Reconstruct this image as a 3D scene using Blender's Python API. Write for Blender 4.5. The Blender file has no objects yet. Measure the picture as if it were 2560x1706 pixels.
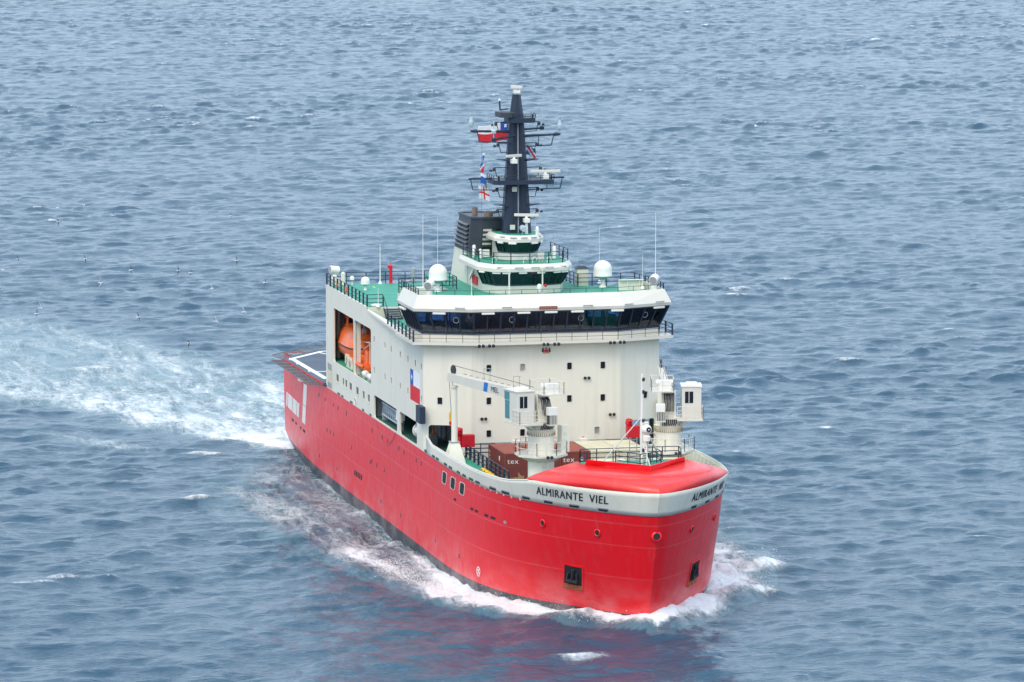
import bpy, bmesh, math, random
import numpy as np
from mathutils import Vector, Matrix
R = math.radians
rnd = random.Random(7)
scene = bpy.context.scene
col = scene.collection

# ---------------------------------------------------------------- camera, sky, sun, exposure
CAM = np.array([463.927, -94.658, 66.4812]); YAW, PIT, ROLL, FPX = 2.9114, -0.1201, 0.001, 11751.7
fw = Vector((math.cos(PIT)*math.cos(YAW), math.cos(PIT)*math.sin(YAW), math.sin(PIT)))
rt = fw.cross(Vector((0, 0, 1))).normalized(); up = rt.cross(fw)
rt, up = rt*math.cos(ROLL)+up*math.sin(ROLL), up*math.cos(ROLL)-rt*math.sin(ROLL)
cd = bpy.data.cameras.new('camera'); cam = bpy.data.objects.new('camera', cd); col.objects.link(cam)
cam.matrix_world = Matrix(((rt.x, up.x, -fw.x, CAM[0]), (rt.y, up.y, -fw.y, CAM[1]), (rt.z, up.z, -fw.z, CAM[2]), (0, 0, 0, 1)))
cd.sensor_width = 36; cd.lens = FPX*36/2560; cd.clip_start = 1; cd.clip_end = 60000
scene.camera = cam

SUN_EL, SUN_AZ = R(52), R(-38)            # azimuth measured from +X towards +Y
world = bpy.data.worlds.new('World'); scene.world = world; world.use_nodes = True
wn, wl = world.node_tree.nodes, world.node_tree.links
for n in list(wn): wn.remove(n)
sky = wn.new('ShaderNodeTexSky'); sky.sky_type = 'NISHITA'; sky.sun_disc = False
sky.sun_elevation = SUN_EL; sky.sun_rotation = R(90)-SUN_AZ
sky.air_density = 1.0; sky.dust_density = 4.0; sky.ozone_density = 1.0
hsv = wn.new('ShaderNodeHueSaturation'); hsv.inputs['Saturation'].default_value = 0.75
wl.new(sky.outputs[0], hsv.inputs['Color'])
bg1 = wn.new('ShaderNodeBackground'); bg1.inputs[1].default_value = 0.07
wl.new(hsv.outputs[0], bg1.inputs[0])
bg2 = wn.new('ShaderNodeBackground'); bg2.inputs[0].default_value = (0.64, 0.81, 1.0, 1); bg2.inputs[1].default_value = 1.27   # cloud layer
ad = wn.new('ShaderNodeAddShader'); wl.new(bg1.outputs[0], ad.inputs[0]); wl.new(bg2.outputs[0], ad.inputs[1])
wo = wn.new('ShaderNodeOutputWorld'); wl.new(ad.outputs[0], wo.inputs[0])

sd = bpy.data.lights.new('sun', 'SUN'); sd.energy = 1.35; sd.angle = R(25); sd.color = (1, 0.87, 0.68)
sun = bpy.data.objects.new('sun', sd); col.objects.link(sun)
sdir = Vector((math.cos(SUN_EL)*math.cos(SUN_AZ), math.cos(SUN_EL)*math.sin(SUN_AZ), math.sin(SUN_EL)))
sun.rotation_euler = sdir.to_track_quat('Z', 'Y').to_euler(); sun.location = (60, -40, 120)
vs = scene.view_settings; vs.view_transform = 'Standard'; vs.look = 'None'; vs.exposure = 0.05; vs.gamma = 1.0; vs.use_curve_mapping = False
scene.render.engine = 'CYCLES'
try:
    scene.cycles.use_denoising = True; scene.cycles.use_adaptive_sampling = False; scene.cycles.denoising_prefilter = 'ACCURATE'; scene.cycles.denoiser = 'OPENIMAGEDENOISE'
    scene.cycles.max_bounces = 8; scene.cycles.caustics_reflective = False; scene.cycles.caustics_refractive = False
except Exception: pass

# ---------------------------------------------------------------- materials
MT = {}
def nodes(m):
    m.use_nodes = True; t = m.node_tree
    return t.nodes, t.links, t.nodes['Principled BSDF']
def paint(name, c, rough=0.45, var=0.08, scale=0.7, streak=0.0, coat=0.0, metal=0.0, bump=0.0, spec=0.5, streakcol=None):
    m = bpy.data.materials.new(name); n, l, p = nodes(m)
    tc = n.new('ShaderNodeTexCoord')
    nz = n.new('ShaderNodeTexNoise'); nz.inputs['Scale'].default_value = scale; nz.inputs['Detail'].default_value = 6; nz.inputs['Roughness'].default_value = 0.65
    l.new(tc.outputs['Object'], nz.inputs['Vector'])
    mr = n.new('ShaderNodeMapRange'); mr.inputs[3].default_value = 1-var; mr.inputs[4].default_value = 1+var; mr.inputs[1].default_value = 0.3; mr.inputs[2].default_value = 0.7
    l.new(nz.outputs[0], mr.inputs[0])
    mx = n.new('ShaderNodeVectorMath'); mx.operation = 'SCALE'; mx.inputs[0].default_value = c
    l.new(mr.outputs[0], mx.inputs['Scale'])
    out = mx.outputs[0]
    if streak > 0:
        mp = n.new('ShaderNodeMapping'); mp.inputs['Scale'].default_value = (1.6, 1.6, 0.09); l.new(tc.outputs['Object'], mp.inputs['Vector'])
        ns = n.new('ShaderNodeTexNoise'); ns.inputs['Scale'].default_value = 1.0; ns.inputs['Detail'].default_value = 5; l.new(mp.outputs[0], ns.inputs['Vector'])
        rs = n.new('ShaderNodeMapRange'); rs.inputs[1].default_value = 0.52; rs.inputs[2].default_value = 0.78; rs.inputs[4].default_value = streak; l.new(ns.outputs[0], rs.inputs[0])
        mm = n.new('ShaderNodeMix'); mm.data_type = 'RGBA'; l.new(rs.outputs[0], mm.inputs[0]); l.new(out, mm.inputs[6])
        mm.inputs[7].default_value = (*(streakcol or (0.42, 0.36, 0.27)), 1); out = mm.outputs[2]
    l.new(out, p.inputs['Base Color'])
    p.inputs['Roughness'].default_value = rough; p.inputs['Metallic'].default_value = metal
    p.inputs['Specular IOR Level'].default_value = spec
    if coat: p.inputs['Coat Weight'].default_value = coat; p.inputs['Coat Roughness'].default_value = 0.12
    if bump:
        b = n.new('ShaderNodeBump'); b.inputs['Strength'].default_value = bump; b.inputs['Distance'].default_value = 0.05
        l.new(nz.outputs[0], b.inputs['Height']); l.new(b.outputs[0], p.inputs['Normal'])
    MT[name] = m; return m
paint('cream', (0.77, 0.72, 0.605), 0.42, 0.035, 0.35, streak=0.20, bump=0.12)
paint('cream_clean', (0.66, 0.625, 0.545), 0.42, 0.03, 0.5, streak=0.06)
paint('white', (0.80, 0.77, 0.71), 0.4, 0.03, 1.0)
paint('navy', (0.015, 0.027, 0.054), 0.5, 0.2, 1.0)
paint('charcoal', (0.035, 0.042, 0.055), 0.55, 0.2, 1.0)
paint('funnel_slate', (0.055, 0.062, 0.078), 0.5, 0.15, 1.0)
paint('slat_grey', (0.13, 0.145, 0.17), 0.5, 0.15, 1.0)
paint('hole_shade', (0.012, 0.013, 0.016), 0.8, 0.1)  # near-black standing for the shade inside openings
paint('green_deck', (0.030, 0.285, 0.185), 0.6, 0.16, 0.5, streak=0)
paint('dark_green', (0.02, 0.09, 0.065), 0.6, 0.2, 0.8)
paint('flight_deck', (0.075, 0.095, 0.13), 0.75, 0.25, 0.4)
paint('line_white', (0.78, 0.78, 0.76), 0.6, 0.06, 1.5)
paint('line_yellow', (0.7, 0.5, 0.03), 0.6, 0.1, 1.5)
paint('bright_red', (0.62, 0.006, 0.018), 0.45, 0.08, 1.0)
paint('orange', (0.80, 0.14, 0.025), 0.38, 0.08, 1.2, streak=0.12)
paint('container_brown', (0.20, 0.045, 0.035), 0.6, 0.18, 1.2, streak=0.22, streakcol=(0.09, 0.03, 0.02))
paint('container_roof', (0.36, 0.11, 0.075), 0.65, 0.15, 0.8)
paint('container_cream', (0.66, 0.60, 0.44), 0.6, 0.10, 1.0, streak=0.2)
paint('steel_grey', (0.30, 0.32, 0.34), 0.5, 0.15, 1.5)
paint('box_grey', (0.20, 0.23, 0.28), 0.6, 0.1, 0.8)
paint('black_rubber', (0.02, 0.022, 0.028), 0.7, 0.2, 2)
paint('yellow_gear', (0.72, 0.42, 0.02), 0.5, 0.2, 3)
paint('timber', (0.36, 0.24, 0.12), 0.75, 0.25, 3)
paint('flag_blue', (0.02, 0.10, 0.42), 0.7, 0.08, 2)
paint('flag_red', (0.68, 0.02, 0.035), 0.7, 0.08, 2)
paint('flag_white', (0.80, 0.80, 0.82), 0.7, 0.05, 2)
paint('stack_brown', (0.20, 0.15, 0.125), 0.7, 0.25, 2)
paint('pale_metal', (0.42, 0.50, 0.55), 0.5, 0.1, 2)
paint('board_brown', (0.22, 0.05, 0.045), 0.6, 0.15, 3)
paint('letter_navy', (0.03, 0.035, 0.05), 0.6, 0.1, 2)
paint('crane_blue', (0.01, 0.16, 0.55), 0.5, 0.05, 2)
paint('net_grey', (0.14, 0.14, 0.15), 0.7, 0.2, 2)
paint('rust', (0.33, 0.09, 0.03), 0.8, 0.4, 3)
paint('gold', (0.55, 0.34, 0.08), 0.5, 0.2, 3)
paint('feather_white', (0.75, 0.75, 0.76), 0.8, 0.05, 5)
paint('feather_dark', (0.05, 0.05, 0.06), 0.8, 0.2, 5)
paint('passage_shade', (0.10, 0.105, 0.11), 0.7, 0.2, 1)  # interior grey darkened: shade of the side passages put into the colour
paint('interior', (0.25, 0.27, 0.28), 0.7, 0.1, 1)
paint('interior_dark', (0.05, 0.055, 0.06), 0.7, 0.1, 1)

def hull_paint(name, c, rough, coat):
    m = bpy.data.materials.new(name); n, l, p = nodes(m)
    tc = n.new('ShaderNodeTexCoord'); sx = n.new('ShaderNodeSeparateXYZ'); l.new(tc.outputs['Object'], sx.inputs[0])
    def noise(sc, det, scl, rg=0.6):
        mp = n.new('ShaderNodeMapping'); mp.inputs['Scale'].default_value = scl; l.new(tc.outputs['Object'], mp.inputs[0])
        z = n.new('ShaderNodeTexNoise'); z.inputs['Scale'].default_value = sc; z.inputs['Detail'].default_value = det; z.inputs['Roughness'].default_value = rg; l.new(mp.outputs[0], z.inputs['Vector']); return z.outputs[0]
    def rng(a, lo, hi, o0, o1):
        r = n.new('ShaderNodeMapRange'); r.inputs[1].default_value = lo; r.inputs[2].default_value = hi; r.inputs[3].default_value = o0; r.inputs[4].default_value = o1; l.new(a, r.inputs[0]); return r.outputs[0]
    def mth(op, a, b=None):
        x = n.new('ShaderNodeMath'); x.operation = op
        for i, q in enumerate((a, b)):
            if q is None: continue
            if isinstance(q, (int, float)): x.inputs[i].default_value = q
            else: l.new(q, x.inputs[i])
        return x.outputs[0]
    def mix(f, a, b):
        x = n.new('ShaderNodeMix'); x.data_type = 'RGBA'; l.new(f, x.inputs[0])
        for i, q in ((6, a), (7, b)):
            if isinstance(q, tuple): x.inputs[i].default_value = (*q, 1)
            else: l.new(q, x.inputs[i])
        return x.outputs[2]
    st = noise(1.0, 6, (1.3, 1.3, 0.06)); blot = noise(0.25, 5, (1, 1, 1)); fine = noise(2.5, 6, (1, 1, 0.3))
    c1 = mix(rng(st, 0.45, 0.8, 0, 0.35), c, tuple(0.72*x+0.02 for x in c))
    c2 = mix(rng(blot, 0.5, 0.75, 0, 0.25), c1, tuple(min(1, x*1.12+0.012) for x in c))
    salt = mth('MULTIPLY', rng(st, 0.5, 0.72, 0, 1), rng(fine, 0.45, 0.7, 0, 0.10))
    low = rng(sx.outputs[2], 0.0, 3.2, 1.0, 0.0); spl = noise(0.45, 7, (0.6, 0.6, 1.0), 0.65)
    salt = mth('MAXIMUM', salt, mth('MULTIPLY', low, rng(spl, 0.42, 0.72, 0, 0.34)))
    c3 = mix(salt, c2, (0.66, 0.46, 0.46))
    seam_highlight = None
    for zz in (3.05, 5.75, 7.6):
        dd = mth('ABSOLUTE', mth('SUBTRACT', sx.outputs[2], zz)); rr_ = rng(dd, 0.03, 0.09, 0.16, 0.0); seam_highlight = rr_ if seam_highlight is None else mth('MAXIMUM', seam_highlight, rr_)
    c3 = mix(mth('MULTIPLY', seam_highlight, rng(blot, 0.35, 0.6, 0.3, 1.0)), c3, (0.75, 0.22, 0.22))  # highlight along the weld beads painted as a lighter line
    rs_ = noise(1.0, 5, (2.2, 2.2, 0.10)); c3 = mix(mth('MULTIPLY', rng(rs_, 0.66, 0.78, 0, 0.35), rng(fine, 0.4, 0.6, 0, 1)), c3, (0.30, 0.05, 0.03))
    l.new(c3, p.inputs['Base Color'])
    p.inputs['Coat Weight'].default_value = coat; p.inputs['Coat Roughness'].default_value = 0.22 if name != 'hood_red' else 0.25; p.inputs['Specular IOR Level'].default_value = 0.5
    l.new(rng(fine, 0.3, 0.7, rough-0.06, rough+0.1), p.inputs['Roughness'])
    # plate seams: horizontal strakes and vertical butts as fine relief, plus slight dishing of the plates
    h = None
    for zz in (3.05, 5.75, 7.6):
        d = mth('ABSOLUTE', mth('SUBTRACT', sx.outputs[2], zz)); r = rng(d, 0.0, 0.05, 1.0, 0.0)
        h = r if h is None else mth('MAXIMUM', h, r)
    fx = mth('ABSOLUTE', mth('SUBTRACT', mth('FRACT', mth('DIVIDE', sx.outputs[0], 11.3)), 0.5))
    h = mth('MAXIMUM', h, rng(fx, 0.0, 0.004, 0.7, 0.0))
    b1 = n.new('ShaderNodeBump'); b1.inputs['Strength'].default_value = 0.5; b1.inputs['Distance'].default_value = 0.02; l.new(h, b1.inputs['Height'])
    dish = noise(0.9, 2, (0.8, 1, 1.1))
    b2 = n.new('ShaderNodeBump'); b2.inputs['Strength'].default_value = 0.35; b2.inputs['Distance'].default_value = 0.05; l.new(dish, b2.inputs['Height']); l.new(b1.outputs[0], b2.inputs['Normal'])
    l.new(b2.outputs[0], p.inputs['Normal']); l.new(b2.outputs[0], p.inputs['Coat Normal'])
    MT[name] = m
hull_paint('hull_red', (0.80, 0.003, 0.010), 0.40, 0.18)
hull_paint('hood_red', (0.86, 0.022, 0.016), 0.40, 0.35)
hull_paint('hull_black', (0.022, 0.024, 0.032), 0.45, 0.1)

def glass(name, tint, refl=0.9, alpha=0.55):
    m = bpy.data.materials.new(name); m.use_nodes = True; n, l = m.node_tree.nodes, m.node_tree.links
    n.remove(n['Principled BSDF']); out = n['Material Output']
    tr = n.new('ShaderNodeBsdfTransparent'); tr.inputs[0].default_value = (*[alpha*x for x in tint], 1)
    gl = n.new('ShaderNodeBsdfGlossy'); gl.inputs['Roughness'].default_value = 0.03; gl.inputs[0].default_value = (refl, refl, refl, 1)
    fr = n.new('ShaderNodeFresnel'); fr.inputs[0].default_value = 1.6
    mx = n.new('ShaderNodeMixShader'); l.new(fr.outputs[0], mx.inputs[0]); l.new(tr.outputs[0], mx.inputs[1]); l.new(gl.outputs[0], mx.inputs[2]); l.new(mx.outputs[0], out.inputs[0])
    MT[name] = m
glass('glass_bridge', (0.55, 0.72, 1.0), 0.95, 0.75)
glass('glass_teal', (0.35, 0.75, 0.75), 0.9, 0.7)
paint('pane_dark', (0.012, 0.017, 0.028), 0.2, 0.2, 3, spec=0.2)
paint('pane_grey', (0.30, 0.31, 0.30), 0.25, 0.1, 3)

# ---------------------------------------------------------------- mesh helpers
class MB:
    def __init__(s): s.v = []; s.f = []
    def add(s, vs, fs):
        o = len(s.v); s.v += [tuple(p) for p in vs]; s.f += [tuple(i+o for i in q) for q in fs]; return s
    def box(s, x0, x1, y0, y1, z0, z1):
        return s.add([(x, y, z) for z in (z0, z1) for y in (y0, y1) for x in (x0, x1)],
                     [(0, 2, 3, 1), (4, 5, 7, 6), (0, 1, 5, 4), (2, 6, 7, 3), (0, 4, 6, 2), (1, 3, 7, 5)])
    def beam(s, a, b, w, h=None, upv=(0, 0, 1)):
        a, b = Vector(a), Vector(b); d = (b-a).normalized(); u = Vector(upv)
        if abs(d.dot(u)) > 0.98: u = Vector((1, 0, 0))
        r = d.cross(u).normalized(); u = r.cross(d); h = w if h is None else h
        q = [(-1, -1), (1, -1), (1, 1), (-1, 1)]
        return s.add([p+r*(i*w/2)+u*(j*h/2) for p in (a, b) for i, j in q], [(0, 3, 2, 1), (4, 5, 6, 7), (0, 1, 5, 4), (1, 2, 6, 5), (2, 3, 7, 6), (3, 0, 4, 7)])
    def tube(s, a, b, r0, r1=None, n=10, cap=True):
        a, b = Vector(a), Vector(b); r1 = r0 if r1 is None else r1; d = (b-a).normalized()
        u = Vector((0, 0, 1)) if abs(d.z) < 0.95 else Vector((1, 0, 0)); x = d.cross(u).normalized(); y = d.cross(x)
        vs = [p+x*(r*math.cos(t))+y*(r*math.sin(t)) for p, r in ((a, r0), (b, r1)) for t in [2*math.pi*i/n for i in range(n)]]
        fs = [(i, (i+1) % n, n+(i+1) % n, n+i) for i in range(n)]
        if cap: fs += [tuple(range(n-1, -1, -1)), tuple(range(n, 2*n))]
        return s.add(vs, fs)
    def path(s, pts, r, n=6):
        for a, b in zip(pts, pts[1:]): s.tube(a, b, r, n=n)
        return s
    def lathe(s, prof, c=(0, 0, 0), n=20, axis=None):
        c = Vector(c); q = Vector(axis).normalized().to_track_quat('Z', 'Y') if axis else None
        vs = []
        for r, z in prof:
            for i in range(n):
                p = Vector((r*math.cos(2*math.pi*i/n), r*math.sin(2*math.pi*i/n), z)); vs.append(c+(q @ p if q else p))
        fs = [(k*n+i, k*n+(i+1) % n, (k+1)*n+(i+1) % n, (k+1)*n+i) for k in range(len(prof)-1) for i in range(n)]
        fs += [tuple(range(n-1, -1, -1)), tuple(range((len(prof)-1)*n, len(prof)*n))]
        return s.add(vs, fs)
    def loft(s, rings, closed=True, cap=True):
        n = len(rings[0]); vs = [p for r in rings for p in r]; m = n if closed else n-1
        fs = [(k*n+i, k*n+(i+1) % n, (k+1)*n+(i+1) % n, (k+1)*n+i) for k in range(len(rings)-1) for i in range(m)]
        if cap and closed: fs += [tuple(range(n-1, -1, -1)), tuple(range((len(rings)-1)*n, len(rings)*n))]
        return s.add(vs, fs)
    def prism(s, poly, z0, z1): return s.loft([[(x, y, z0) for x, y in poly], [(x, y, z1) for x, y in poly]])
    def quad(s, a, b, c, d): return s.add([a, b, c, d], [(0, 1, 2, 3)])
    def xf(s, M): s.v = [tuple(M @ Vector(p)) for p in s.v]; return s
    def mir(s): s.v = [(x, -y, z) for x, y, z in s.v]; s.f = [tuple(reversed(f)) for f in s.f]; return s
    def build(s, name, mat, parent=None, smooth=False, bevel=0.0):
        me = bpy.data.meshes.new(name); me.from_pydata(s.v, [], s.f); me.update()
        bm = bmesh.new(); bm.from_mesh(me); bmesh.ops.recalc_face_normals(bm, faces=bm.faces)
        bm.to_mesh(me); bm.free()
        return link(name, me, mat, parent, smooth, bevel)
def link(name, me, mat, parent=None, smooth=False, bevel=0.0):
    if mat is not None and not me.materials: me.materials.append(MT[mat])
    o = bpy.data.objects.new(name, me); col.objects.link(o); o.parent = parent
    if smooth:
        for p in me.polygons: p.use_smooth = True
        if smooth != 'all':
            try: me.set_sharp_from_angle(angle=R(38))
            except Exception: pass
    if bevel:
        b = o.modifiers.new('bevel', 'BEVEL'); b.width = bevel; b.segments = 2; b.limit_method = 'ANGLE'
    return o
def tag(o, label=None, cat=None, group=None, kind=None):
    if label: o['label'] = label
    if cat: o['category'] = cat
    if group: o['group'] = group
    if kind: o['kind'] = kind
    return o
def thing(name, label, cat, loc=(0, 0, 0), rz=0, group=None):
    o = bpy.data.objects.new(name, None); o.empty_display_size = 0.5; col.objects.link(o); o.location = loc; o.rotation_euler = (0, 0, rz)
    return tag(o, label, cat, group)
def inst(src, parent, M=None):
    c = src.copy(); col.objects.link(c); c.parent = parent
    if M is not None: c.matrix_local = M
    return c
def copy_tree(o, parent=None):
    c = o.copy(); col.objects.link(c); c.parent = parent
    for ch in list(o.children): copy_tree(ch, c)
    return c
def tor(c, ax, R0, r, n=18, k=6):
    q = Vector(ax).normalized().to_track_quat('Z', 'Y'); c = Vector(c)
    rings = [[c+q @ Vector(((R0+r*math.cos(2*math.pi*j/k))*math.cos(2*math.pi*i/n), (R0+r*math.cos(2*math.pi*j/k))*math.sin(2*math.pi*i/n), r*math.sin(2*math.pi*j/k))) for j in range(k)] for i in range(n+1)]
    return MB().loft(rings, cap=False)
def rrect(u0, u1, v0, v1, r=0.0, n=4):
    if r <= 0: return [(u0, v0), (u1, v0), (u1, v1), (u0, v1)]
    P = []
    for cx, cy, a in ((u1-r, v0+r, -90), (u1-r, v1-r, 0), (u0+r, v1-r, 90), (u0+r, v0+r, 180)):
        for i in range(n+1):
            t = R(a+90*i/n); P.append((cx+r*math.cos(t), cy+r*math.sin(t)))
    return P
def plate(name, outer, holes, th, origin, u, v, mat, parent):
    """flat plate with real openings; (u,v) plane, thickness th extruded along u x v"""
    cu = bpy.data.curves.new(name, 'CURVE'); cu.dimensions = '2D'; cu.fill_mode = 'BOTH'; cu.extrude = th/2
    for loop in [outer]+holes:
        sp = cu.splines.new('POLY'); sp.points.add(len(loop)-1); sp.use_cyclic_u = True
        for p, q in zip(sp.points, loop): p.co = (q[0], q[1], 0, 1)
    tmp = bpy.data.objects.new('tmp', cu); col.objects.link(tmp)
    dg = bpy.context.evaluated_depsgraph_get(); me = bpy.data.meshes.new_from_object(tmp.evaluated_get(dg))
    bpy.data.objects.remove(tmp); bpy.data.curves.remove(cu)
    u, v = Vector(u).normalized(), Vector(v).normalized(); w = u.cross(v); o = Vector(origin)
    for p in me.vertices: p.co = o+u*p.co.x+v*p.co.y+w*p.co.z
    me.materials.clear(); me.update(); me.name = name
    return link(name, me, mat, parent)
def text_mesh(s, size, spacing=1.0, extrude=0.0, bold=0.0):
    cu = bpy.data.curves.new('t', 'FONT'); cu.body = s; cu.size = size; cu.space_character = spacing; cu.extrude = extrude; cu.resolution_u = 3; cu.offset = bold
    tmp = bpy.data.objects.new('tmp', cu); col.objects.link(tmp)
    dg = bpy.context.evaluated_depsgraph_get(); me = bpy.data.meshes.new_from_object(tmp.evaluated_get(dg))
    bpy.data.objects.remove(tmp); bpy.data.curves.remove(cu); me.materials.clear(); return me
def rail(name, pts, mat, parent, h=1.05, step=1.35, rails=3, r=0.035, post=0.07, closed=False):
    m = MB(); P = [Vector(p) for p in pts]+([Vector(pts[0])] if closed else [])
    for a, b in zip(P, P[1:]):
        L = (b-a).length; n = max(1, round(L/step))
        for i in range(n+1):
            q = a.lerp(b, i/n); m.beam(q, q+Vector((0, 0, h)), post)
        for k in range(rails):
            z = Vector((0, 0, h*(k+1)/rails)); m.tube(a+z, b+z, r, n=5, cap=False)
    return m.build(name, mat, parent)

# ---------------------------------------------------------------- hull form (X forward, Y to port, Z up, metres)
LV = {  # half-breadth plan curves from stern to stem at several heights
 -4.0: [(14, 7.5), (20, 9.0), (26, 10.0), (34, 10.3), (74, 10.3), (82, 10.0), (87, 9.4), (91, 8.4), (95, 6.7), (98, 4.7), (100.8, 2.4), (102.2, 0.9), (102.7, 0)],
 -0.6: [(2.5, 9.3), (10, 9.95), (20, 10.4), (30, 10.5), (75, 10.5), (83.5, 10.35), (89.3, 9.75), (94.1, 8.5), (98.1, 6.65), (101.7, 4.35), (105.1, 2.1), (106.9, 0.7), (107.5, 0)],
 0.5: [(0, 9.5), (10, 10.0), (20, 10.42), (30, 10.5), (75, 10.5), (83.6, 10.38), (89.5, 9.85), (94.4, 8.8), (98.6, 7.05), (102.2, 4.8), (105.6, 2.45), (107.4, 0.85), (108.0, 0)],
 5.0: [(0, 9.6), (10, 10.08), (20, 10.45), (30, 10.5), (75, 10.5), (83.9, 10.43), (89.8, 10.08), (95.0, 9.25), (99.3, 7.8), (103.1, 5.7), (106.6, 3.2), (108.8, 1.15), (109.5, 0)],
 8.44: [(0, 9.6), (10, 10.1), (20, 10.45), (30, 10.5), (75, 10.5), (84, 10.45), (90, 10.15), (95.5, 9.45), (100.0, 8.1), (104.0, 6.05), (107.6, 3.5), (109.9, 1.25), (110.5, 0)],
 10.35: [(0, 9.6), (10, 10.1), (20, 10.45), (30, 10.5), (75, 10.5), (84, 10.5), (91, 10.42), (96.5, 9.7), (100.9, 8.4), (104.8, 6.5), (108.3, 3.85), (110.5, 1.4), (111.2, 0)]}
NS = 160
def spline(P, n):
    P = np.array(P, float); k = len(P); Q = np.vstack([2*P[0]-P[1], P, 2*P[-1]-P[-2]])
    t = np.linspace(0, k-1-1e-9, n); i = t.astype(int); f = (t-i)[:, None]
    a, b, c, d = Q[i], Q[i+1], Q[i+2], Q[i+3]
    r = 0.5*(2*b+(c-a)*f+(2*a-5*b+4*c-d)*f**2+(3*b-a-3*c+d)*f**3)
    r[:, 1] = np.clip(r[:, 1], 0, 10.55); return r
ZL = sorted(LV); CV = {z: spline(LV[z], NS) for z in ZL}
def curve_at(z):
    z = min(max(z, ZL[0]), ZL[-1])
    for a, b in zip(ZL, ZL[1:]):
        if a <= z <= b: return CV[a]+(CV[b]-CV[a])*((z-a)/(b-a))
def half(X, z): c = curve_at(z); return float(np.interp(X, c[:, 0], c[:, 1]))
def hull_pt(s, z, side, off=0.0):
    """point on the hull at arc length s aft of the stem, height z, on side -1 starboard / +1 port; also the outward normal"""
    c = curve_at(z)[::-1]; L = np.concatenate([[0], np.cumsum(np.hypot(*np.diff(c, axis=0).T))])
    x, y = np.interp(s, L, c[:, 0]), np.interp(s, L, c[:, 1])
    x2, y2 = np.interp(s+0.3, L, c[:, 0]), np.interp(s+0.3, L, c[:, 1]); x1, y1 = np.interp(max(0, s-0.3), L, c[:, 0]), np.interp(max(0, s-0.3), L, c[:, 1])
    t = Vector((x2-x1, y2-y1, 0)).normalized(); nrm = Vector((t.y, -t.x, 0))
    if nrm.y < 0: nrm = -nrm
    n = Vector((nrm.x, nrm.y*side, 0)); return Vector((x, y*side, z))+n*off, n
def arc_of_X(X, z):
    c = curve_at(z)[::-1]; L = np.concatenate([[0], np.cumsum(np.hypot(*np.diff(c, axis=0).T))])
    return float(np.interp(-X, -c[:, 0], L))

# ---------------------------------------------------------------- sea
SEA = -1.0
def ocean_tile(N, L, peak, steep, wdir, seed, lmin):
    rs = np.random.RandomState(seed); k1 = 2*np.pi*np.fft.fftfreq(N, L/N); kx, ky = np.meshgrid(k1, k1, indexing='ij')
    k = np.hypot(kx, ky); k[0, 0] = 1e-6; kp = 2*np.pi/peak
    S = k**-3.5*np.exp(-1.1*(kp/k)**2)*np.exp(-(k*lmin/(2*np.pi))**2)
    c = (kx*np.cos(wdir)+ky*np.sin(wdir))/k; S *= np.where(c > 0, 0.25+0.75*c**2, 0.18); S[0, 0] = 0
    a = np.sqrt(S)*(rs.randn(N, N)+1j*rs.randn(N, N))
    h = np.fft.ifft2(a).real; sc = steep/h.std(); a *= sc; h *= sc
    dx = np.fft.ifft2(1j*kx/k*a).real; dy = np.fft.ifft2(1j*ky/k*a).real
    jac = np.fft.ifft2(-(kx**2+ky**2)/k*a).real
    return h, dx, dy, jac
NT, LT = 1024, 410.0
TH, TX, TY, TJ = ocean_tile(NT, LT, 19.0, 0.12, R(196), 5, 1.2)
GH, _a, _b, _c = ocean_tile(NT, LT, 5.2, 1.0, R(186), 9, 0.9)
def samp(T, x, y):
    u = (x/LT % 1)*NT; v = (y/LT % 1)*NT; i = u.astype(int) % NT; j = v.astype(int) % NT; f = u-np.floor(u); g = v-np.floor(v); i1 = (i+1) % NT; j1 = (j+1) % NT
    return T[i, j]*(1-f)*(1-g)+T[i1, j]*f*(1-g)+T[i, j1]*(1-f)*g+T[i1, j1]*f*g
def sstep(a, b, x): t = np.clip((x-a)/(b-a), 0, 1); return t*t*(3-2*t)
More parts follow.
